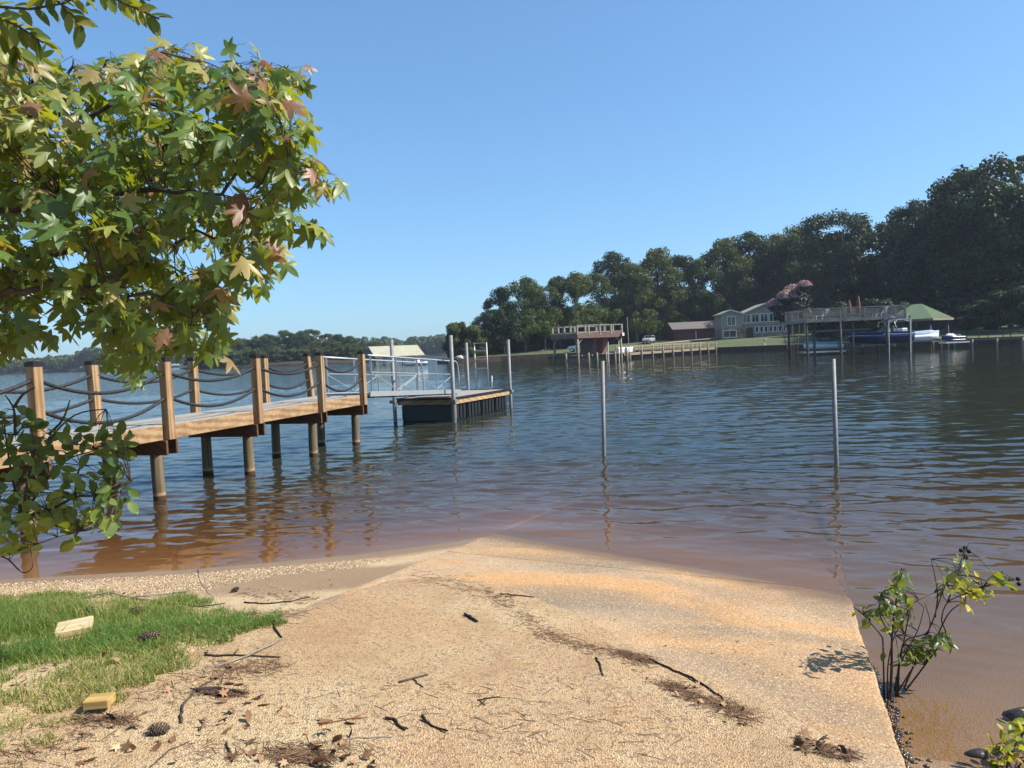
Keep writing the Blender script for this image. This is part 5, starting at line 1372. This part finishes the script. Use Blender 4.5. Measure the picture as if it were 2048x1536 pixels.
shrub(ls, [([(-45, 1105), (0, 1065), (45, 1032)], 0), ([(45, 1032), (55, 960), (68, 905), (62, 855)], 0), ([(52, 1028), (75, 985), (110, 940), (145, 914), (188, 902)], .05), ([(48, 1033), (95, 1022), (150, 995), (188, 992), (240, 985)], -.05),
           ([(46, 1026), (30, 980), (15, 900), (8, 840)], .1), ([(50, 1028), (66, 960), (100, 880), (150, 830), (212, 818)], .1), ([(98, 868), (125, 840), (140, 800)], .1), ([(-45, 1125), (0, 1112), (30, 1104), (75, 1088), (115, 1074), (160, 1062)], -.1),
           ([(0, 1112), (18, 1120), (45, 1145), (65, 1134), (62, 1105)], -.1), ([(150, 995), (155, 950), (162, 930)], 0), ([(30, 870), (28, 820), (10, 790)], .1), ([(28, 815), (45, 790), (70, 775)], .12), ([(188, 992), (230, 975), (262, 964)], -.05), ([(60, 1030), (110, 1050), (160, 1062), (200, 1052)], .0)],
      [(18, 850, 42, 20, 0, .3, .1), (45, 885, 40, 20, 0, .35, .05), (60, 930, 38, 16, 0, .4, 0), (18, 985, 34, 14, 0, .4, 0), (82, 872, 34, 14, 0, .35, .1), (120, 905, 26, 9, .05, .4, 0), (165, 880, 34, 14, 0, .4, 0), (205, 862, 26, 10, 0, .4, 0), (238, 882, 20, 8, .1, .45, 0),
       (215, 915, 30, 14, 0, .45, 0), (222, 958, 32, 16, .1, .6, 0), (190, 972, 30, 16, .2, .65, -.05), (240, 988, 22, 10, 0, .45, -.05), (120, 965, 30, 10, .1, .5, 0), (100, 1000, 30, 12, .4, .85, 0), (185, 1030, 28, 16, .35, .75, -.05), (212, 1046, 20, 10, .35, .75, -.05), (72, 1050, 24, 8, .6, 1, 0), (12, 1092, 26, 10, .6, 1, -.1), (150, 1066, 22, 8, .4, .8, -.05), (30, 1040, 30, 10, .2, .7, 0), (62, 985, 24, 8, .3, .8, 0), (90, 1035, 34, 14, .5, 1, -.05), (40, 1075, 30, 12, .6, 1, -.1), (130, 1020, 30, 12, .4, .9, 0), (160, 1045, 26, 10, .4, .9, -.05), (235, 925, 22, 8, .2, .6, 0)],
      4.3, WIDEO, bm_, bj_, .010, BARK, (.07, .108), 3, dead=(7, 8))
# buttonbush with dark seed balls at the right of the ramp
rs = thing('buttonbush', 'small buttonbush with dark seed balls growing beside the ramp edge', 'shrub', P(1782, 1385, 0.0))
Yb = P(1782, 1385, 0.0).y
cl_ = [(1800, 1160, 22, 12, 0, .45, 0), (1790, 1195, 28, 16, .1, .5, 0), (1805, 1225, 26, 12, .1, .6, 0), (1760, 1215, 20, 8, .1, .5, 0), (1725, 1228, 18, 5, .2, .6, 0), (1745, 1240, 16, 5, .2, .8, 0), (1790, 1248, 20, 7, .3, .9, 0), (1920, 1135, 18, 8, 0, .5, .05), (1905, 1160, 22, 9, .3, .9, .05),
       (1930, 1180, 30, 18, .6, 1, .05), (1960, 1178, 22, 12, .6, 1, .05), (1995, 1160, 18, 8, 0, .3, .05), (2015, 1165, 12, 4, 0, .3, .05), (1830, 1300, 22, 14, 0, .4, 0), (1858, 1290, 22, 14, 0, .4, 0), (1885, 1280, 18, 11, 0, .4, 0), (1815, 1315, 18, 8, 0, .4, 0), (1770, 1308, 8, 2, .2, .4, 0), (1885, 1190, 14, 4, .4, .9, .05)]
shrub(rs, [([(1780, 1400), (1783, 1340), (1784, 1275), (1790, 1215), (1800, 1165), (1806, 1140)], 0), ([(1768, 1392), (1766, 1290), (1761, 1270), (1740, 1245), (1727, 1230), (1708, 1215)], 0), ([(1792, 1400), (1796, 1340), (1810, 1270), (1822, 1215), (1838, 1200), (1868, 1186)], .03),
           ([(1796, 1398), (1805, 1290), (1850, 1268), (1860, 1245), (1850, 1206)], .03), ([(1800, 1395), (1845, 1290), (1868, 1235), (1890, 1172), (1912, 1148), (1930, 1095)], .05), ([(1798, 1398), (1850, 1330), (1890, 1272), (1883, 1240), (1895, 1205), (1930, 1188), (1965, 1176), (2030, 1160)], .05),
           ([(1790, 1395), (1830, 1330), (1860, 1305), (1898, 1276)], 0), ([(1895, 1205), (1915, 1150), (1938, 1085)], .05), ([(1870, 1235), (1875, 1185), (1862, 1118)], .05), ([(1784, 1275), (1760, 1230), (1762, 1190)], 0), ([(1776, 1396), (1776, 1330), (1790, 1270), (1815, 1230)], -.03), ([(1786, 1398), (1800, 1330), (1835, 1262), (1848, 1215)], .06), ([(1850, 1330), (1895, 1230), (1930, 1205)], .08)],
      [(a, b, c, int(n * 1.7), d, e, f) for a, b, c, n, d, e, f in cl_], Yb, OVAL, bm_, bj_, .006, BARK, (.05, .08), 8)
BALL = simple('seed_ball', (.02, .014, .012), .9, var=.3, scale=40, bump=.4)
for (x, y) in ((1930, 1096), (1922, 1101), (1938, 1103), (1932, 1115), (2036, 1158), (2038, 1168), (2025, 1176)):
    p = D(x, y, Yb + .05); b_ = MB(); b_.ball(p, .0135, 8, 6); link('seed_ball', b_.mesh('seed_ball', True), BALL, rs)
# yellow-green seedling in the bottom right corner
yp = P(2030, 1530, .02); ys_ = thing('young_plant', 'bright yellow-green young plant in the bottom right corner', 'plant', yp)
ym_, yj_ = leafset('young_leaf', [(0.0, (.2, .27, .04)), (.6, (.36, .38, .05)), (1.0, (.5, .42, .06))], rough=.4, trans=.45)
shrub(ys_, [([(2010, 1560), (2020, 1510), (2045, 1470), (2070, 1440)], 0), ([(2012, 1560), (2000, 1520), (1985, 1505)], 0), ([(2015, 1555), (2055, 1515), (2090, 1490)], 0)],
      [(2025, 1470, 24, 12, 0, 1, 0), (2000, 1500, 20, 9, 0, 1, 0), (2035, 1515, 28, 14, 0, 1, 0), (2065, 1460, 26, 10, 0, 1, 0), (2000, 1530, 16, 6, 0, 1, 0)], yp.y, OVAL, ym_, yj_, .005, BARK, (.05, .08), 4)

# ------------------------------------------------------------------ grass, pebbles, litter
def ground_poly_sampler(poly, n, seed, fn=None, warp=.05):
    g = np.random.default_rng(seed); wp = on_ground_np([p[0] for p in poly], [p[1] for p in poly])[:, :2]
    lo, hi = wp.min(0), wp.max(0); out = np.zeros((0, 2))
    while len(out) < n:
        q = g.uniform(lo, hi, (n * 2, 2)); c = np.zeros(len(q), bool); j = len(wp) - 1
        qq = q + warp * np.stack([wob(q[:, 0], q[:, 1], 4.0, 7) + .6 * wob(q[:, 0], q[:, 1], 15.0, 8), wob(q[:, 0], q[:, 1], 4.0, 9) + .6 * wob(q[:, 0], q[:, 1], 15.0, 10)], 1)
        for i in range(len(wp)):
            (xi, yi), (xj, yj) = wp[i], wp[j]
            c ^= ((yi > qq[:, 1]) != (yj > qq[:, 1])) & (qq[:, 0] < (xj - xi) * (qq[:, 1] - yi) / (yj - yi + 1e-12) + xi); j = i
        if fn is not None: c &= fn(q[:, 0], q[:, 1]) > g.random(len(q))
        out = np.concatenate([out, q[c]])
    return out[:n]
GRASSP = [(-420, 1200), (0, 1196), (120, 1188), (300, 1196), (420, 1206), (540, 1228), (575, 1246), (520, 1262), (455, 1285), (420, 1312), (350, 1345), (270, 1378), (215, 1400), (160, 1436), (80, 1470), (0, 1508), (-420, 1600)]
def patch(x, y): return np.clip(.55 + 1.0 * wob(x, y, 3.2, 71) + .8 * wob(x, y, 9.0, 72) + .5 * wob(x, y, 25.0, 73), .04, 1)
G = ground_poly_sampler(GRASSP, 62000, 17, patch, .28)
edge_in = np.clip((shore_left(G[:, 0]) - G[:, 1] - .45) / .5, .35, 1)
n = len(G); hgt = (.022 + .038 * NR.random(n) ** 1.6) * edge_in
s_, t_ = ramp_st(G[:, 0], G[:, 1])
tall = np.clip((-G[:, 0] - 2.6) / .9, 0, 1) * np.clip((6.6 - G[:, 1]) / 1.0, 0, 1); hgt = hgt * (1 + 1.5 * tall)
ang = NR.uniform(0, 2 * np.pi, n); lean_ = NR.uniform(.3, 1.7, n) * hgt
wd = NR.uniform(.0014, .003, n); z0 = top_z(G[:, 0], G[:, 1]) - .003
bx, by = np.cos(ang), np.sin(ang); base = np.stack([G[:, 0], G[:, 1], z0], 1)
side = np.stack([-by, bx, np.zeros(n)], 1) * wd[:, None]
mid = base + np.stack([bx * lean_ * .35, by * lean_ * .35, hgt * .62], 1); tip = base + np.stack([bx * lean_, by * lean_, hgt * .95], 1)
V = np.stack([base - side, base + side, mid + side * .75, mid - side * .75, tip], 1).reshape(-1, 3)
i5 = np.arange(n)[:, None] * 5
F = np.concatenate([i5 + np.array([0, 1, 2]), i5 + np.array([0, 2, 3]), i5 + np.array([3, 2, 4])])
gme = mesh_np('grass', V, F, True)
dry = np.clip(.34 + .6 * wob(G[:, 0], G[:, 1], 1.4, 81) + .35 * np.clip((4.6 - G[:, 1]) / 1.2, 0, 1) + NR.normal(0, .22, n), 0, 1); set_attr(gme, 'tint', np.repeat(dry, 5))
link('grass', gme, leafmat('grass_blade', [(0.0, (.05, .13, .02)), (.4, (.10, .19, .03)), (.65, (.22, .25, .06)), (1.0, (.42, .34, .15))], 'tint', rough=.5, trans=.35), kind='stuff')

def pebble_field(name, XY, size, mat, seed, sink=.35, tint=None, flat=.6):
    g = np.random.default_rng(seed); n = len(XY)
    B = np.array([(1, 0, 0), (-1, 0, 0), (0, 1, 0), (0, -1, 0), (0, 0, 1), (0, 0, -1)], float) 
    T_ = np.array([(4, 0, 2), (4, 2, 1), (4, 1, 3), (4, 3, 0), (5, 2, 0), (5, 1, 2), (5, 3, 1), (5, 0, 3)])
    S_ = size[:, None, None] * g.uniform(.7, 1.25, (n, 6, 1)) * np.array([1, .8, flat])
    a = g.uniform(0, 6.28, n); ca, sa = np.cos(a)[:, None], np.sin(a)[:, None]
    V = B[None] * S_; x = V[..., 0] * ca - V[..., 1] * sa; y = V[..., 0] * sa + V[..., 1] * ca
    z = top_z(XY[:, 0], XY[:, 1]) + size * flat * (1 - 2 * sink) * .5
    V = np.stack([x + XY[:, :1], y + XY[:, 1:2], V[..., 2] + z[:, None]], 2).reshape(-1, 3)
    F = (np.arange(n)[:, None, None] * 6 + T_[None]).reshape(-1, 3)
    me = mesh_np(name, V, F, True); set_attr(me, 'tint', np.repeat(g.random(n) if tint is None else tint, 6)); return link(name, me, mat, kind='stuff')
def pebmat(name, stops, rough=.8):
    m = N(name); x = m.new('ShaderNodeAttribute', attribute_name='tint'); m.put(m.b.inputs['Base Color'], m.ramp(x.outputs['Fac'], stops)); m.b.inputs['Roughness'].default_value = rough; return m.m
PEB = pebmat('shore_pebble', [(0.0, (.14, .08, .045)), (.35, (.30, .20, .11)), (.75, (.44, .33, .2)), (1.0, (.62, .54, .41))])
BEACH = [(-420, 1172), (0, 1166), (200, 1156), (400, 1146), (560, 1132), (700, 1120), (790, 1118), (700, 1138), (560, 1152), (470, 1166), (380, 1186), (250, 1198), (60, 1206), (-420, 1220)]
XY = ground_poly_sampler(BEACH, 17000, 23); XY = XY[top_z(XY[:, 0], XY[:, 1]) > .028 + .015 * NR.random(len(XY))]; pebble_field('gravel', XY, np.random.default_rng(1).uniform(.005, .0125, len(XY)), PEB, 31)
LOOSE = [(-300, 1560), (100, 1450), (300, 1370), (480, 1290), (600, 1235), (760, 1170), (900, 1150), (1000, 1165), (1150, 1230), (1300, 1310), (1500, 1400), (1660, 1480), (1760, 1570), (-300, 1640)]
XY = ground_poly_sampler(LOOSE, 11000, 24); pebble_field('grit', XY, np.random.default_rng(2).uniform(.002, .0052, len(XY)) * 1.0, PEB, 32)
XY = ground_poly_sampler([(480, 1165), (760, 1125), (980, 1072), (1250, 1125), (1690, 1190), (1740, 1330), (1770, 1480), (1600, 1400), (1300, 1290), (1000, 1160), (800, 1150), (620, 1200)], 2600, 25)
pebble_field('grit', XY, np.random.default_rng(3).uniform(.0018, .0045, len(XY)), PEB, 33)
# wet stones against the ramp's right edge
WETP = pebmat('wet_stone', [(0.0, (.02, .015, .012)), (.6, (.06, .045, .032)), (1.0, (.13, .10, .07))], .18)
g = np.random.default_rng(8); s_ = g.uniform(2.2, 5.6, 900); t_ = RT1 + .03 + np.abs(g.normal(0, .10, 900)) * (1 - (s_ - 2.2) / 4.2); X, Y = st_xy(s_, t_)
pebble_field('wet_gravel', np.stack([X, Y], 1), g.uniform(.008, .026, 900), WETP, 41, .3)

# needle and bark litter washed up in lines
DRYL = pebmat('dry_litter', [(0.0, (.055, .032, .02)), (.5, (.15, .08, .045)), (1.0, (.32, .2, .11))], .9)
def litter_lines(name, lines, n, seed, ln=(.02, .09), r=(.0007, .0016)):
    g = np.random.default_rng(seed); px, py = [], []
    for k in range(n):
        (pts, sp_) = lines[g.integers(len(lines))]; i = g.integers(len(pts) - 1); f = g.random()
        px.append(pts[i][0] + (pts[i + 1][0] - pts[i][0]) * f + g.normal(0, sp_)); py.append(pts[i][1] + (pts[i + 1][1] - pts[i][1]) * f + g.normal(0, sp_ * .45))
    p = on_ground_np(px, py); a = np.where(g.random(n) < .5, g.uniform(0, 6.28, n), g.normal(-.5, .5, n)); L = g.uniform(*ln, n); rr_ = g.uniform(*r, n)
    o = np.zeros(n); d = np.stack([np.cos(a) * L / 2, np.sin(a) * L / 2, o], 1); sd_ = np.stack([-np.sin(a) * rr_, np.cos(a) * rr_, o], 1)
    c = p + np.stack([o, o, rr_ + g.random(n) ** 2 * .008], 1); q0 = c - d; q1 = c + d
    for q in (q0, q1): q[:, 2] = np.maximum(q[:, 2], top_z(q[:, 0], q[:, 1]) + .001)
    up = np.stack([o, o, rr_ * 1.4], 1); V = np.stack([q0 - sd_, q0 + sd_, q0 + up, q1 - sd_, q1 + sd_, q1 + up], 1).reshape(-1, 3)
    F = (np.arange(n)[:, None, None] * 6 + np.array([(0, 3, 5, 2), (1, 2, 5, 4), (0, 1, 4, 3)])[None]).reshape(-1, 4)
    me = mesh_np(name, V, F, False); set_attr(me, 'tint', np.repeat(g.random(n), 6)); link(name, me, DRYL, kind='stuff')
litter_lines('pine_litter', [([(830, 1152), (930, 1172), (1010, 1200)], 16), ([(1000, 1195), (1080, 1262), (1150, 1290)], 14), ([(1150, 1285), (1270, 1318), (1300, 1325)], 12), ([(1240, 1305), (1290, 1322)], 6), ([(1330, 1365), (1400, 1400)], 12), ([(1420, 1400), (1500, 1440)], 18), ([(1600, 1490), (1700, 1510)], 14), ([(1640, 1500), (1690, 1515)], 8), ([(395, 1383), (490, 1388)], 8), ([(430, 1345), (560, 1330)], 22), ([(450, 1240), (600, 1225)], 16), ([(560, 1505), (660, 1520)], 12), ([(150, 1440), (270, 1440)], 14)], 3600, 51)
litter_lines('pine_litter', [([(0, 1530), (200, 1450)], 30), ([(260, 1400), (500, 1330)], 40), ([(400, 1500), (720, 1500)], 26), ([(560, 1525), (640, 1505)], 14), ([(700, 1400), (1300, 1450)], 90), ([(480, 1190), (640, 1200)], 14)], 900, 52, (.02, .12))
# dry curled leaves
def dry_leaves(name, spots, seed, stops):
    g = random.Random(seed); Vs, Fs, T = [], [], []; o_ = 0
    for (px, py, sz) in spots:
        p = on_ground(px, py); V, F = (oval_leaf(g.randrange(999), .55) if g.random() < .6 else star_leaf(g.randrange(999)))
        m3 = Matrix.Rotation(g.uniform(0, 6.28), 3, 'Z') @ Matrix.Rotation(g.gauss(0, .35), 3, 'X') @ Matrix.Rotation(g.gauss(0, .6), 3, 'Y')
        W = V.copy(); W[:, 1] -= .5; W[:, 2] += .5 * W[:, 0] ** 2 + .35 * W[:, 1] ** 2; W = W @ np.array(m3).T * sz; W[:, 2] -= W[:, 2].min()
        Vs.append(W + np.array(p) + np.array([0, 0, .002])); Fs.append(F + o_); o_ += len(V); T.append(np.full(len(V), g.random()))
    me = mesh_np(name, np.concatenate(Vs), np.concatenate(Fs), True); set_attr(me, 'tint', np.concatenate(T)); link(name, me, leafmat(name, stops, 'tint', rough=.8, trans=.0), kind='stuff')
g = random.Random(9); sp = []
for poly, n_, sz in (([(0, 1210), (520, 1230), (420, 1320), (0, 1500)], 40, .05), ([(150, 1440), (480, 1330), (760, 1536), (100, 1536)], 60, .05), ([(640, 1440), (760, 1440), (760, 1536), (560, 1536)], 16, .055), ([(1250, 1310), (1520, 1430), (1480, 1460), (1250, 1340)], 26, .035), ([(1590, 1470), (1720, 1500), (1700, 1530), (1600, 1510)], 20, .06), ([(950, 1180), (1720, 1300), (1700, 1400), (1300, 1300)], 24, .022), ([(450, 1170), (700, 1140), (640, 1200), (500, 1215)], 22, .03), ([(40, 1180), (420, 1190), (420, 1205), (40, 1205)], 16, .04)):
    xs_ = [p[0] for p in poly]; ys2 = [p[1] for p in poly]; k = 0
    while k < n_:
        x, y = g.uniform(min(xs_), max(xs_)), g.uniform(min(ys2), max(ys2))
        if inside(poly, x, y): sp.append((x, y, sz * g.uniform(.6, 1.3))); k += 1
dry_leaves('fallen_leaf_litter', sp, 61, [(0.0, (.09, .045, .025)), (.45, (.22, .11, .055)), (.8, (.38, .22, .12)), (1.0, (.5, .35, .2))])

# ---- twigs and sticks one can pick out
def stick(pts, r, label, mat=None, forks=(), lift=0.0, grp='sticks lying on the shore', name='stick'):
    def path(ps):
        out = []
        for i in range(len(ps) - 1):
            for j in range(5):
                f = j / 5; out.append((ps[i][0] + (ps[i + 1][0] - ps[i][0]) * f, ps[i][1] + (ps[i + 1][1] - ps[i][1]) * f))
        return out + [ps[-1]]
    b_ = MB()
    for k, ps in enumerate([pts] + list(forks)):
        pp = path(ps); n_ = len(pp); rr_ = r * (1 if k == 0 else .6)
        b_.tube([on_ground(x + R.gauss(0, .8), y + R.gauss(0, .6)) + Vector((0, 0, rr_ * .8 + lift * math.sin(math.pi * i / max(1, n_ - 1)))) for i, (x, y) in enumerate(pp)], [rr_ * (1.05 - .45 * i / n_) * R.uniform(.88, 1.12) for i in range(n_)], 6)
    return tag(link(name, b_.mesh(name, True), mat or BARK), label, 'stick', grp)
DKB = simple('dark_wet_bark', (.04, .028, .02), .85, var=.3, scale=25, bump=.3)
stick([(1300, 1320), (1340, 1338), (1385, 1358), (1420, 1380), (1446, 1398)], .0065, 'long dark stick lying diagonally across the sand edge, right of centre', DKB, [[(1325, 1333), (1370, 1352), (1400, 1372)]])
stick([(800, 1366), (828, 1358), (856, 1351)], .007, 'straight brown stick with one side twig in mid sand', BARK, [[(826, 1358), (836, 1368), (846, 1375)]])
stick([(955, 1402), (975, 1398), (1001, 1394)], .005, 'short stick with crossed side twigs, right of the straight brown stick', DKB, [[(972, 1398), (966, 1408), (956, 1413)], [(960, 1404), (970, 1412)]])
stick([(770, 1438), (790, 1441), (797, 1452), (810, 1462)], .0075, 'crooked black stick with forked end near the bottom centre', DKB, [[(800, 1454), (816, 1458)]])
stick([(845, 1432), (852, 1444), (866, 1454), (896, 1464)], .006, 'bowed dark stick just right of the crooked black one', DKB, [[(840, 1440), (858, 1450), (890, 1466)]])
stick([(928, 1230), (940, 1236), (954, 1245)], .013, 'stubby piece of dark bark on the upper sand', DKB)
stick([(1192, 1316), (1200, 1330), (1206, 1352)], .006, 'dark upright-lying twig below the litter line, crossing a pale one', DKB)
stick([(1168, 1355), (1190, 1351), (1208, 1345)], .0035, 'thin pale twig crossing a dark twig below the litter line', GREYB)
stick([(130, 1216), (150, 1200), (215, 1189), (262, 1200), (320, 1193), (382, 1184)], .009, 'long grey fallen branch along the top of the grass', GREYB, [[(212, 1206), (250, 1199), (300, 1200)], [(330, 1200), (345, 1190), (382, 1184)]], .015)
stick([(262, 1198), (330, 1206), (400, 1214), (450, 1208)], .007, 'brown fallen branch running right from the grey one at the grass edge', BARK, [[(380, 1212), (420, 1216)]])
stick([(396, 1140), (410, 1165), (432, 1190), (437, 1210)], .003, 'thin bent reed-like twig arching over the gravel', GREYB, (), .05)
stick([(430, 1336), (500, 1314), (540, 1295), (566, 1278)], .005, 'pale bowed twig at the sand and grass boundary', GREYB, (), .01)
stick([(410, 1312), (470, 1312), (560, 1316)], .007, 'dark straight stick lying under the pale bowed twig', DKB, [[(465, 1312), (476, 1300)]])
stick([(545, 1240), (550, 1258), (564, 1276)], .0075, 'short dark twig by the corner of the concrete edge', DKB)
stick([(490, 1206), (540, 1209), (590, 1202), (622, 1194)], .006, 'dark wet branch on the damp sand above the grass tip', DKB)
stick([(363, 1448), (366, 1412), (402, 1374), (449, 1350)], .007, 'crooked brown stick running down from the bark heap at lower left', BARK)
stick([(395, 1385), (430, 1380), (492, 1390)], .012, 'shaggy strip of bark on the lower left sand', DKB, [[(400, 1380), (450, 1388), (480, 1382)], [(410, 1390), (470, 1394)]])
stick([(640, 1452), (690, 1440), (735, 1436)], .004, 'reddish dry leaf stalk at the bottom left of centre', simple('red_brown_stalk', (.22, .07, .03), .8), [[(690, 1440), (704, 1456)], [(705, 1436), (735, 1425)]])
stick([(600, 1492), (700, 1478), (785, 1474)], .004, 'thin grey twig near the bottom edge, left of centre', GREYB, [[(752, 1476), (760, 1462)]])
stick([(452, 1488), (462, 1508), (464, 1526)], .005, 'short dark twig near the bottom edge at lower left', DKB)
stick([(1000, 1188), (1035, 1192), (1070, 1196)], .006, 'dark curved twig at the upper end of the litter line', DKB, [[(1010, 1196), (1035, 1188)]])
stick([(300, 1536), (340, 1500), (378, 1486)], .004, 'slim tan twig at the bottom edge left', BARK)
# ---- pine cones
CONEM = simple('pine_cone_scale', (.27, .20, .145), .85, var=.35, scale=60)
def cone(px, py, L, rz, tilt, label, openness=1.0):
    b_ = MB(); n_ = 95; W_ = L * .3
    b_.ball((0, 0, 0), 1.0, 10, 8, (L * .44, W_ * .62, W_ * .62))
    for k in range(n_):
        f = (k + .5) / n_; x = -L * .46 + L * .94 * f; a = k * 2.399; r_ = W_ * (math.sin(math.pi * min(.98, f * .86 + .14)) ** .6)
        o_ = Vector((0, math.cos(a), math.sin(a))); ax = Vector((.75, 0, 0)); base = Vector((x - L * .05, 0, 0)) + o_ * r_ * .5
        tipv = Vector((x + L * .045, 0, 0)) + o_ * r_ * 1.05; sd_ = Vector((1, 0, 0)).cross(o_) * L * .07; nrm = (o_ - ax * .4).normalized() * L * .022
        b_.add([base - sd_ * .5, base + sd_ * .5, tipv + sd_, tipv - sd_, tipv + sd_ * .6 + nrm, tipv - sd_ * .6 + nrm], [(0, 1, 2, 3), (3, 2, 4, 5), (0, 5, 4, 1), (1, 4, 2), (0, 3, 5)])
    p = on_ground(px, py); o = link('pine_cone', b_.mesh('pine_cone'), CONEM); o.location = p + Vector((0, 0, W_ * .8)); o.rotation_euler = (0, tilt, rz)
    tag(o, label, 'pine cone', 'fallen pine cones')
cone(297, 1285, .13, .5, -.12, 'open pine cone in the grass, nearest the pale wood block')
cone(275, 1230, .125, .3, -.05, 'pine cone lying in the grass below the grey branch')
cone(184, 1228, .12, -.1, 0, 'pine cone in the grass left of the other two, above the pale block')
cone(470, 1184, .075, .8, -.3, 'small pine cone on the damp sand near the water')
cone(318, 1468, .095, .2, 0, 'dark pine cone on the sand at the lower left')
# ---- two cut wood blocks
def block(px, py, d, rz, label, mat, tilt=(0, 0)):
    p = on_ground(px, py); b_ = MB(); b_.box((0, 0, 0), d); o = bevel(link('wood_block', b_.mesh('wood_block'), mat), .004, 2)
    o.location = p + Vector((0, 0, d[2] / 2 + .025)); o.rotation_euler = (tilt[0], tilt[1], rz); tag(o, label, 'wood block', 'cut wood blocks')
block(150, 1268, (.22, .19, .045), .42, 'pale cut wood block lying in the grass', wood('pale_offcut', (.66, .55, .36), (.5, .38, .2), (.6, 5, 5)), (.10, -.04))
block(200, 1421, (.115, .09, .04), .1, 'yellow cut wood block at the edge of sand and grass', wood('yellow_offcut', (.55, .38, .15), (.38, .23, .07), (.8, 6, 6)))
# ---- rocks at the lower right water's edge
RK = simple('wet_rock', (.06, .05, .045), .3, var=.3, scale=12, bump=.4)
for (px, py, s_, lb) in ((1957, 1508, .055, 'small dark rock breaking the water at lower right'), (2052, 1432, .09, 'dark wet rock at the right edge above the yellow-green plant')):
    p = P(px, py, 0); b_ = MB(); b_.ball((0, 0, 0), s_, 12, 8, (1.2, .8, .6)); b_.v = [(x * (1 + .2 * math.sin(40 * y + 3 * z)), y * (1 + .2 * math.sin(50 * x)), z) for x, y, z in b_.v]
    o = link('rock', b_.mesh('rock', True), RK); o.location = p + Vector((0, 0, -.01)); tag(o, lb, 'rock', 'rocks at the water edge')
# ------------------------------------------------------------------ summer haze: one closed box of even air
hb = MB(); hb.span(-1950, 1950, -1950, 1950, -4.4, 60)
hm = bpy.data.materials.new('haze'); hm.use_nodes = True; hn = hm.node_tree.nodes; hn.remove(hn['Principled BSDF'])
pv_ = hn.new('ShaderNodeVolumePrincipled'); pv_.inputs['Color'].default_value = (.72, .84, 1.0, 1); pv_.inputs['Density'].default_value = .0002
pv_.inputs['Anisotropy'].default_value = .2; pv_.inputs['Density Attribute'].default_value = ''
hm.node_tree.links.new(pv_.outputs[0], hn['Material Output'].inputs['Volume'])
hz_o = link('haze', hb.mesh('haze'), hm, kind='stuff')
